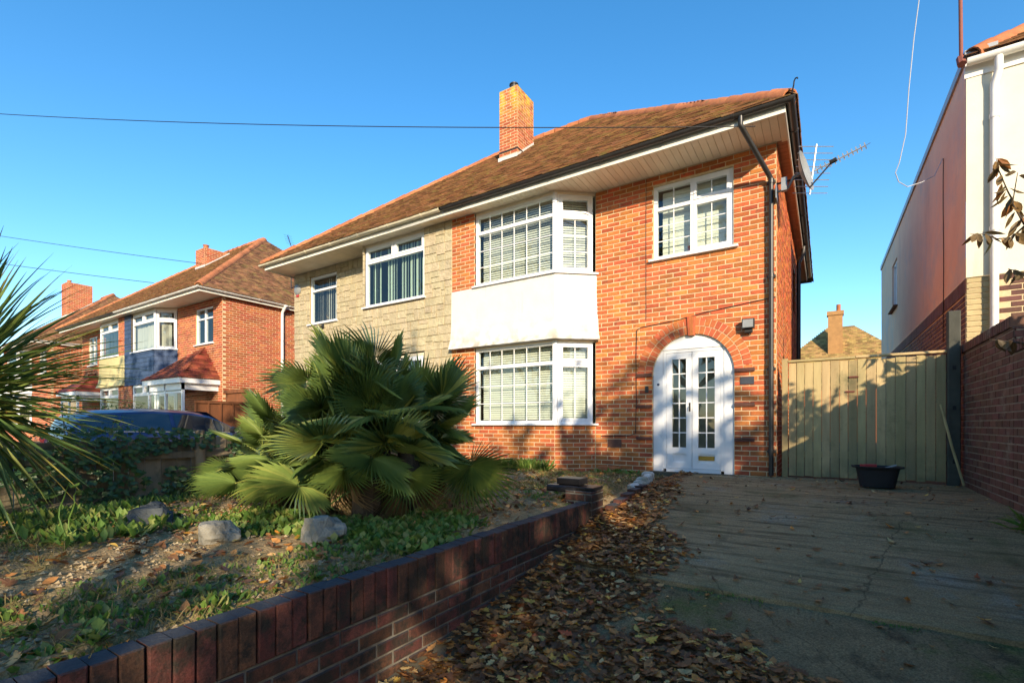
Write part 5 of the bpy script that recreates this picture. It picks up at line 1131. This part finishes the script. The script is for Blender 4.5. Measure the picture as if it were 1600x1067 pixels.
def leaf_to(mb, p, L, nrm, az, tone, outline=OAK, fold=.3, curl=.3):
    nrm = nrm.normalized(); x = Vector((math.cos(az), math.sin(az), 0)); x = (x-nrm*x.dot(nrm)).normalized(); y = nrm.cross(x)
    def P(t, w_, sg): return p+x*((t-.5)*L)+y*(sg*w_*L)+nrm*(abs(w_)*L*fold+curl*L*((t-.5)**2)*1.6)
    vs = [P(t, 0, 0) for t in (0, .5, 1)]; lft = [P(t, w_, 1) for t, w_ in outline[1:-1]]; rgt = [P(t, w_, -1) for t, w_ in outline[1:-1]]
    k = len(lft); h = k//2
    V = vs+lft+rgt
    mb.faces(V, [(0, 1)+tuple(3+i for i in reversed(range(h+1))), (1, 2)+tuple(3+i for i in reversed(range(h, k))), (1, 0)+tuple(3+k+i for i in range(h+1)), (2, 1)+tuple(3+k+i for i in range(h, k))], tone)
def rn(t=.5): return Vector((rnd.gauss(0, t), rnd.gauss(0, t), 1))
def surf_z(x, y): return (dz(y) if y > EDGE(x) else dz(y)-.036)+(.075*max(0, 1-(x-WX)/.11) if y < 4.74 else 0) if x > WX else gard(x, y)
def inpile(x, y):
    """how deep the leaves lie on the drive"""
    w1 = lerp(y, [(0, .3), (1.2, .75), (2.2, .95), (3.2, .95), (3.9, .95), (4.6, .55), (5.3, .62), (6.2, .38), (7.2, .2), (7.8, .25)])*(1+.35*N3(y*1.3, 4.2))
    d = (x-WX)/w1; k = max(0, 1.15-d) if d > 0 else 0
    e = math.hypot((x+.62)/.62, (y-2.62)/.46)+.35*N3(x*3, y*3, 2); k2 = max(0, 1.15-e)
    b = math.hypot((x+.95)/.33, (y-2.78)/.34)+.3*N3(x*4, y*4, 8)      # bare patch
    return max(min(1, k*2.2)*min(1, max(0, (b-.75)*2.5)), min(1, k2*1.6))*min(1, .55+1.3*max(0, .55+N3(x*2.2, y*2.2, 5)))
mb = MB(); cnt = 0
while cnt < 7800:
    x, y = rnd.uniform(WX+.02, .25), rnd.uniform(.9, 8.0); k = inpile(x, y)
    if rnd.random() > k*(.42 if y > 5 else 1): continue
    cnt += 1; L = rnd.choice((rnd.uniform(.03, .06), rnd.uniform(.05, .085), rnd.uniform(.06, .105))); lay = rnd.random()**2*.03*k
    fr_ = rnd.random(); oc = OAK if rnd.random() < .7 else BEECH
    leaf_to(mb, Vector((x, y, surf_z(x, y)+.012+lay)), L, rn(.24), rnd.uniform(0, 6.3), fr_, oc, rnd.uniform(-.1, .35), rnd.uniform(-.2, .45))
lp = link('leaf_litter', mb.mesh('leaf_litter'), M['litter'], None, 'stuff'); tag(lp, 'drift of brown and orange fallen oak leaves along the retaining wall', 'leaves')
mb = MB()
for _ in range(3600):
    x, y = rnd.uniform(-6.2, -2.03), rnd.uniform(-.6, 7.6)
    leaf_to(mb, Vector((x, y, gard(x, y)+.015)), rnd.uniform(.03, .095), rn(.35), rnd.uniform(0, 6.3), rnd.random(), OAK if rnd.random() < .5 else BEECH, rnd.uniform(0, .5), rnd.uniform(-.2, .7))
lp = link('garden_leaf_litter', mb.mesh('garden_leaf_litter'), M['litter'], None, 'stuff'); tag(lp, 'fallen brown leaves scattered over the garden soil', 'leaves')
mb = MB()
for _ in range(1500):
    x, y = rnd.uniform(-1.7, 1.42), rnd.uniform(1.6, 8.1)
    if rnd.random() > .25+.9*max(0, N3(x*1.5, y*1.5, 12)+.1)+(.8 if y > 7.6 or x > 1.3 else 0): continue
    leaf_to(mb, Vector((x, y, surf_z(x, y)+.008)), rnd.uniform(.008, .034), rn(.3), rnd.uniform(0, 6.3), rnd.choice((rnd.random(), .87, .6)), BEECH, .2, .2)
lp = link('leaf_crumbs', mb.mesh('leaf_crumbs'), M['litter'], None, 'stuff'); tag(lp, 'crumbs of dry leaf and seed strewn over the drive', 'leaves')
mb = MB()
for _ in range(260):
    x = rnd.uniform(-1.3, 1.4); y = EDGE(x)-abs(rnd.gauss(0, .035))
    if N3(x*2.3, 3.3) < .1: continue
    weed_to_(mb, Vector((x, y, dz(y)-.03)), 4, rnd.uniform(.01, .028), .012, .4)
ms_ = link('edge_moss', mb.mesh('edge_moss'), M['weed'], None, 'stuff'); tag(ms_, 'moss and small weeds caught along the broken slab edge of the drive', 'moss')
LM = []
for i in range(6):
    mb = MB(); leaf_to(mb, Vector((0, 0, 0)), .09, Vector((.1, .05, 1)), 0, 0, (OAK, BEECH)[i % 2], .25, (.2, .5, .8)[i % 3]); LM.append(mb.mesh('fallen_leaf')); LM[-1].materials.append(M['litter'])
i = 0
while i < 240:
    x, y = rnd.uniform(-1.6, 1.4), rnd.uniform(2.2, 8.0)
    if inpile(x, y) > .12: continue
    o = bpy.data.objects.new('fallen_leaf', rnd.choice(LM)); COL.objects.link(o); s_ = rnd.uniform(.35, .95); o.scale = (s_,)*3
    o.location = (x, y, surf_z(x, y)+.012); o.rotation_euler = (rnd.uniform(-.3, .3), rnd.uniform(-.3, .3), rnd.uniform(0, 6.3)); tag(o, 'single dry leaf lying loose on the bare concrete drive', 'leaf', 'loose leaves on the drive'); i += 1
mb = MB()
for _ in range(14000):
    x, y = rnd.uniform(-6.2, -2.03), rnd.uniform(-.3, 7.7)
    if N3(x*1.2, y*1.2, 6) < -.08 and rnd.random() < .8: continue
    r = rnd.choice((rnd.uniform(.005, .012), rnd.uniform(.01, .02))); p = Vector((x, y, gard(x, y)+r*.4)); t_ = rnd.random(); k = [Vector((rnd.uniform(.7, 1.2)*a*r, rnd.uniform(.7, 1.2)*b*r, c*r*.7)) for a, b, c in ((1, 0, 0), (0, 1, 0), (-1, 0, 0), (0, -1, 0), (0, 0, 1))]
    mb.faces([p+v for v in k], [(0, 1, 4), (1, 2, 4), (2, 3, 4), (3, 0, 4)], t_)
gv = link('gravel', mb.mesh('gravel'), M['gravel'], None, 'stuff'); tag(gv, 'pale gravel strewn over the garden soil', 'gravel')
mb = MB()
def scatter(cnt_, fx0, fx1, fy0, fy1, **kw):
    for _ in range(cnt_):
        x, y = rnd.uniform(fx0, fx1), rnd.uniform(fy0, fy1)
        if x > -2.05: continue
        weed_to(mb, Vector((x, y, gard(x, y))), **kw)
for _ in range(3600):
    x, y = rnd.uniform(-6.2, -2.06), rnd.uniform(-.6, 7.5) if rnd.random() < .6 else rnd.uniform(-.4, 2.6)
    c_ = N3(x*.9, y*.9, 1.5)+.4*N3(x*3, y*3)
    if c_ < .0: continue
    weed_to(mb, Vector((x, y, gard(x, y))), 8, rnd.uniform(.018, .05)*(1+max(0, c_)), .025, rnd.choice((.3, .5, .6)))
GRASS = MB()
for _ in range(8000):
    x, y = rnd.uniform(-6.2, -2.06), rnd.uniform(-.5, 7.7)
    if N3(x*1.1, y*1.1, 9.5) < -.05: continue
    weed_to(GRASS, Vector((x, y, gard(x, y))), 6, rnd.uniform(.03, .1), .03, .06)
dg = link('dry_grass', GRASS.mesh('dry_grass'), M['drygrass'], None, 'stuff'); tag(dg, 'thin dry grass blades growing through the garden soil', 'grass')
scatter(110, -3.5, -2.15, 2.1, 2.6, n=22, h=.085, spread=.06, lw=.6); scatter(60, -3.0, -2.3, 2.6, 3.2, n=20, h=.075, spread=.06, lw=.6)
scatter(60, -4.2, -3.3, 1.9, 2.5, n=20, h=.09, spread=.05, lw=.45); scatter(50, -5.3, -4.0, 1.1, 1.7, n=14, h=.14, spread=.05, lw=.35)
scatter(45, -5.0, -4.0, 7.1, 7.5, n=22, h=.26, spread=.05, lw=.16); scatter(18, -3.4, -2.6, 7.55, 7.95, n=14, h=.11, spread=.04, lw=.6)
scatter(200, -6.25, -5.6, .3, 4.5, n=18, h=.15, spread=.06, lw=.22); scatter(60, -5.9, -4.7, 3.0, 4.6, n=16, h=.2, spread=.06, lw=.25); scatter(120, -4.4, -2.1, 4.0, 7.4, n=9, h=.07, spread=.04, lw=.12)
wd = link('weeds', mb.mesh('weeds'), M['weed'], None, 'stuff'); tag(wd, 'low green weeds and clover covering the garden', 'weeds')
mb = MB(); weed_to(mb, Vector((1.38, 5.35, dz(5.35))), 60, .28, .05, .08); weed_to(mb, Vector((1.38, 5.1, dz(5.1))), 40, .22, .05, .08); one('grass_tuft', mb, M['weed'], 'tuft of green grass at the foot of the plum brick garden wall', 'grass')
for k_, (u, v) in enumerate(((98, 846), (104, 840))):
    d_ = .75*760/(v-664); b_ = W_(u, v, d_); b_.z = gard(b_.x, b_.y); mb = MB(); pts = [b_+Vector((.02*math.sin(i*1.3+k_), .015*math.cos(i+k_), .06*i)) for i in range(7)]+[b_+Vector((.05, .02, .40)), b_+Vector((.08, .03, .37))]
    if k_ == 1: pts = [b_+(p-b_)*.85+Vector((.02, .02, 0)) for p in pts]
    mb.tube(pts, .006, 5, r1=.003); T_ = thing('tall_weed', tuple(b_), ('tallest pale green weed stem with drooping bud by the sunlit gravel', 'slightly shorter pale green weed stem beside the tallest one')[k_], 'weed'); build('stem', mb, M['weed'], T_)
    mb = MB(); weed_to(mb, b_, 10, .16, .02, .3); weed_to(mb, pts[-1], 8, .05, .005, .5); build('leaves', mb, M['weed'], T_)
IVY = [(0, .02), (.15, .32), (.3, .2), (.45, .42), (.6, .2), (.8, .12), (1, 0)]
mb = MB(); cnt = 0
while cnt < 1650:
    y = rnd.uniform(.0, 4.4); z = rnd.uniform(-.2, .72); c = N3(y*1.3, z*2.2, 3)+.5*N3(y*4, z*4, 1)+.35*math.exp(-((y-2.35)/.65)**2)-.1+(.25 if z > .45 else 0)
    if c < .05: continue
    cnt += 1; leaf_to(mb, Vector((FX+.06+rnd.uniform(0, .09), y, z)), rnd.uniform(.05, .085), Vector((1, rnd.gauss(-.2, .4), rnd.gauss(.35, .4))), rnd.uniform(0, 6.3), rnd.random(), IVY, .15, .1)
iv = one('ivy', mb, M['ivy'], 'dark green ivy climbing over the low board fence', 'ivy')
def shrub(name, base, h, r, n, mat, label, seed, leaf=.05, stems=9, cat='shrub', lw=None):
    q = random.Random(seed); T = thing(name, base, label, cat); B = Vector(base); mb = MB(); tips = []
    for i in range(stems):
        az = q.uniform(0, 6.3); e = B+Vector((math.cos(az)*r*q.uniform(.3, 1), math.sin(az)*r*q.uniform(.3, 1), h*q.uniform(.6, 1))); mid = B.lerp(e, .5)+Vector((q.gauss(0, .05), q.gauss(0, .05), .05)); mb.tube([B, mid, e], .012, 5, r1=.004); tips.append((B, mid, e))
    build('stems', mb, M['bark'], T); mb = MB()
    for i in range(n):
        b0, m0, e0 = q.choice(tips); t = q.uniform(.35, 1.05); p = m0.lerp(e0, (t-.5)*2) if t > .5 else b0.lerp(m0, t*2); p = p+Vector((q.gauss(0, .08*r+.03), q.gauss(0, .08*r+.03), q.gauss(0, .06)))
        leaf_to(mb, p, leaf*q.uniform(.7, 1.2), Vector((q.gauss(0, 1), q.gauss(0, 1), q.gauss(.6, .7))), q.uniform(0, 6.3), q.random(), lw or BEECH, .2, .1)
    build('foliage', mb, mat, T); return T
b_ = W_(140, 690, 8.2); shrub('leafy_shrub', (b_.x, b_.y, gz(b_.x, b_.y)), 1.75, .6, 420, M['ivy'], 'thin dark leafy shrub standing up behind the low fence', 3, .07)
b_ = W_(60, 690, 8.0); shrub('leafy_shrub', (b_.x, b_.y, gz(b_.x, b_.y)), 1.4, .8, 500, M['ivy'], 'broad dark shrub behind the spiky plant', 5, .07)
b_ = W_(183, 660, 15.5); shrub('conifer_bush', (b_.x, b_.y, gz(b_.x, b_.y)), 1.65, .95, 2600, M['conifer'], 'clipped green conifer bush in front of the yellow bay house', 8, .12, 40, 'bush', [(0, .02), (.3, .1), (.6, .1), (1, 0)])
b_ = W_(385, 690, 7.2); shrub('leafy_shrub', (-6.0, 5.0, -.12), 1.0, .5, 260, M['weed'], 'sparse twiggy green shrub between the fence and the smaller palm', 12, .05)

# ------------------------------------------------------------------ trees
def grow(mb, tips, p, d, L, r, lev, q, up=.12, spread=.75):
    pts = [p]; dd = d.copy(); n = 4
    for i in range(n):
        dd = (dd+Vector((q.gauss(0, .13), q.gauss(0, .13), q.gauss(up*.5, .08)))).normalized(); pts.append(pts[-1]+dd*(L/n))
    mb.tube(pts, r, 7 if lev > 2 else 4, r1=r*.62, cap=False)
    if lev <= 2: tips += [(pts[k], pts[k+1]) for k in range(n)]
    if lev == 0: return
    for i in range(q.choice((2, 3, 3)) if lev > 1 else 3):
        a = q.uniform(0, 6.3); s_ = dd.cross(Vector((math.cos(a), math.sin(a), .3))).normalized(); nd_ = (dd+s_*q.uniform(.5, 1.1)*spread).normalized()
        grow(mb, tips, pts[q.choice((2, 3, 4))], nd_, L*q.uniform(.62, .85), r*.6, lev-1, q, up, spread)
def tree_meshes(seed, h, lev, nleaf, lsz, mat, outline=BEECH, r=.16, first=.3, sig=.16, fine=1.):
    q = random.Random(seed); mb = MB(); tips = []; tr = [Vector((0, 0, -.3)), Vector((0, 0, h*first*.5)), Vector((.03, .02, h*first))]; mb.tube(tr, r, 9, rs=[r*1.25, r, r*.85], cap=False)
    for i in range(5):
        a = i*1.256+q.uniform(-.4, .4); grow(mb, tips, tr[2]-Z*q.uniform(0, h*.12), Vector((math.cos(a)*.8, math.sin(a)*.8, q.uniform(.5, 1.2))).normalized(), h*.26, r*.5, lev, q)
    grow(mb, tips, tr[2], Vector((0, 0, 1)), h*.27, r*.7, lev, q)
    lb = MB(); q2 = q
    for i in range(nleaf):
        a, b = q2.choice(tips); p = a.lerp(b, q2.random())+Vector((q2.gauss(0, sig), q2.gauss(0, sig), q2.gauss(0, sig)))
        s_ = lsz*q2.uniform(.6, 1.25); n_ = Vector((q2.gauss(0, 1), q2.gauss(0, 1), q2.gauss(.5, .8))).normalized(); x = n_.cross(Vector((q2.random()-.5, q2.random()-.5, .3))).normalized(); y = n_.cross(x)
        lb.faces([p-x*s_, p-y*s_*.5, p+x*s_, p+y*s_*.5], [(0, 1, 2, 3)], q2.random())
    a = mb.mesh('trunk', True); a.materials.append(M['bark']); b = lb.mesh('crown'); b.materials.append(mat); return a, b, max(v[2] for v in lb.v)
TV = [tree_meshes(21, 7.5, 3, 1900, .14, M['oakleaf'], sig=.17), tree_meshes(34, 7.5, 3, 1900, .14, M['oakleaf'], sig=.17), tree_meshes(55, 7.5, 3, 1000, .13, M['oakleaf'], sig=.15), tree_meshes(55, 7.5, 3, 520, .13, M['oakleaf'], sig=.13)]
def put_tree(var, x, y, h, rot, label, group, wide=.8):
    a, b, top = TV[var]; z = gz(x, y); s_ = (h-z)/top; T = thing('street_tree', (x, y, z), label, 'tree', group); T.rotation_euler = (0, 0, rot); T.scale = (s_*wide, s_*wide, s_)
    for nm, me in (('trunk', a), ('crown', b)): o = bpy.data.objects.new(nm, me); COL.objects.link(o); o.parent = T
TREES = [(7.9, -6.3, 8.9), (4.6, -6.6, 10.0), (-1.9, -6.8, 10.2), (-5.2, -7.4, 11.0), (-9.0, -7.8, 11.4), (-13.0, -8.0, 11.0), (-17.5, -8.2, 11.4)]
for i, (x, y, h) in enumerate(TREES): put_tree((0, 2, 2, 0, 1, 0, 1)[i], x, y, h, i*1.7, 'leafy autumn street tree on the verge facing the houses', 'street trees on the verge', 1.1 if i == 0 else .8)
# small tree beyond the garden wall; one branch hangs over it
a_, c_, tp_ = tree_meshes(77, 3.6, 2, 1500, .085, M['magleaf'], r=.07, first=.4, sig=.12)
DT = thing('small_tree', (3.3, 5.2, -.1), 'small tree with drooping brown leaves reaching over the plum garden wall', 'tree')
for nm, me in (('trunk', a_), ('crown', c_)): o = bpy.data.objects.new(nm, me); COL.objects.link(o); o.parent = DT
DROOP = [(0, .03), (.2, .13), (.45, .2), (.7, .15), (.9, .05), (1, 0)]
lm = []
for i in range(4):
    mb = MB(); leaf_to(mb, Vector((.5, 0, 0)), 1, Vector((0, 0, 1)), 0, 0, DROOP, .35+.1*i, .25); lm.append(mb.mesh('leaf')); lm[-1].materials.append(M['magleaf'])
def branch(uvs, leaves, r=.012):
    pts = [W_(u, v, d) for u, v, d in uvs]; mb = MB(); mb.tube(pts, r, 6, r1=.003); bo = build('branch', mb, M['bark'], DT, smooth=True)
    segs = list(zip(pts, pts[1:]))
    for i in range(leaves):
        a, b = segs[min(len(segs)-1, int(len(segs)*(.25+.75*(i+.5)/leaves)))]; p = a.lerp(b, rnd.random())
        az = rnd.uniform(0, 6.3); d = Vector((math.cos(az)*.55, math.sin(az)*.55, rnd.uniform(-1.1, -.15))).normalized(); y = Z.cross(d).normalized()
        m = Matrix((d, y, d.cross(y))).transposed().to_4x4() @ Matrix.Rotation(rnd.uniform(-1, 1), 4, 'X') @ Matrix.Scale(rnd.uniform(.13, .2), 4); m.translation = p
        o = bpy.data.objects.new('leaf', rnd.choice(lm)); COL.objects.link(o); o.parent = bo; o.matrix_basis = m
branch([(1720, 420, 4.6), (1640, 380, 4.8), (1600, 345, 4.9), (1575, 300, 4.95), (1560, 265, 5.0), (1556, 246, 5.0)], 26)
branch([(1640, 380, 4.8), (1600, 350, 4.85), (1582, 318, 4.9), (1590, 270, 4.9)], 12)
branch([(1700, 300, 4.6), (1640, 345, 4.8), (1602, 352, 4.9), (1580, 372, 4.9), (1558, 373, 4.95), (1535, 366, 5.0), (1516, 366, 5.0)], 20, .014)
branch([(1700, 440, 4.7), (1620, 432, 4.8), (1596, 426, 4.9), (1575, 420, 4.95)], 9)
branch([(1700, 560, 4.0), (1620, 540, 4.1), (1590, 535, 4.15), (1560, 532, 4.2), (1545, 530, 4.2)], 9)
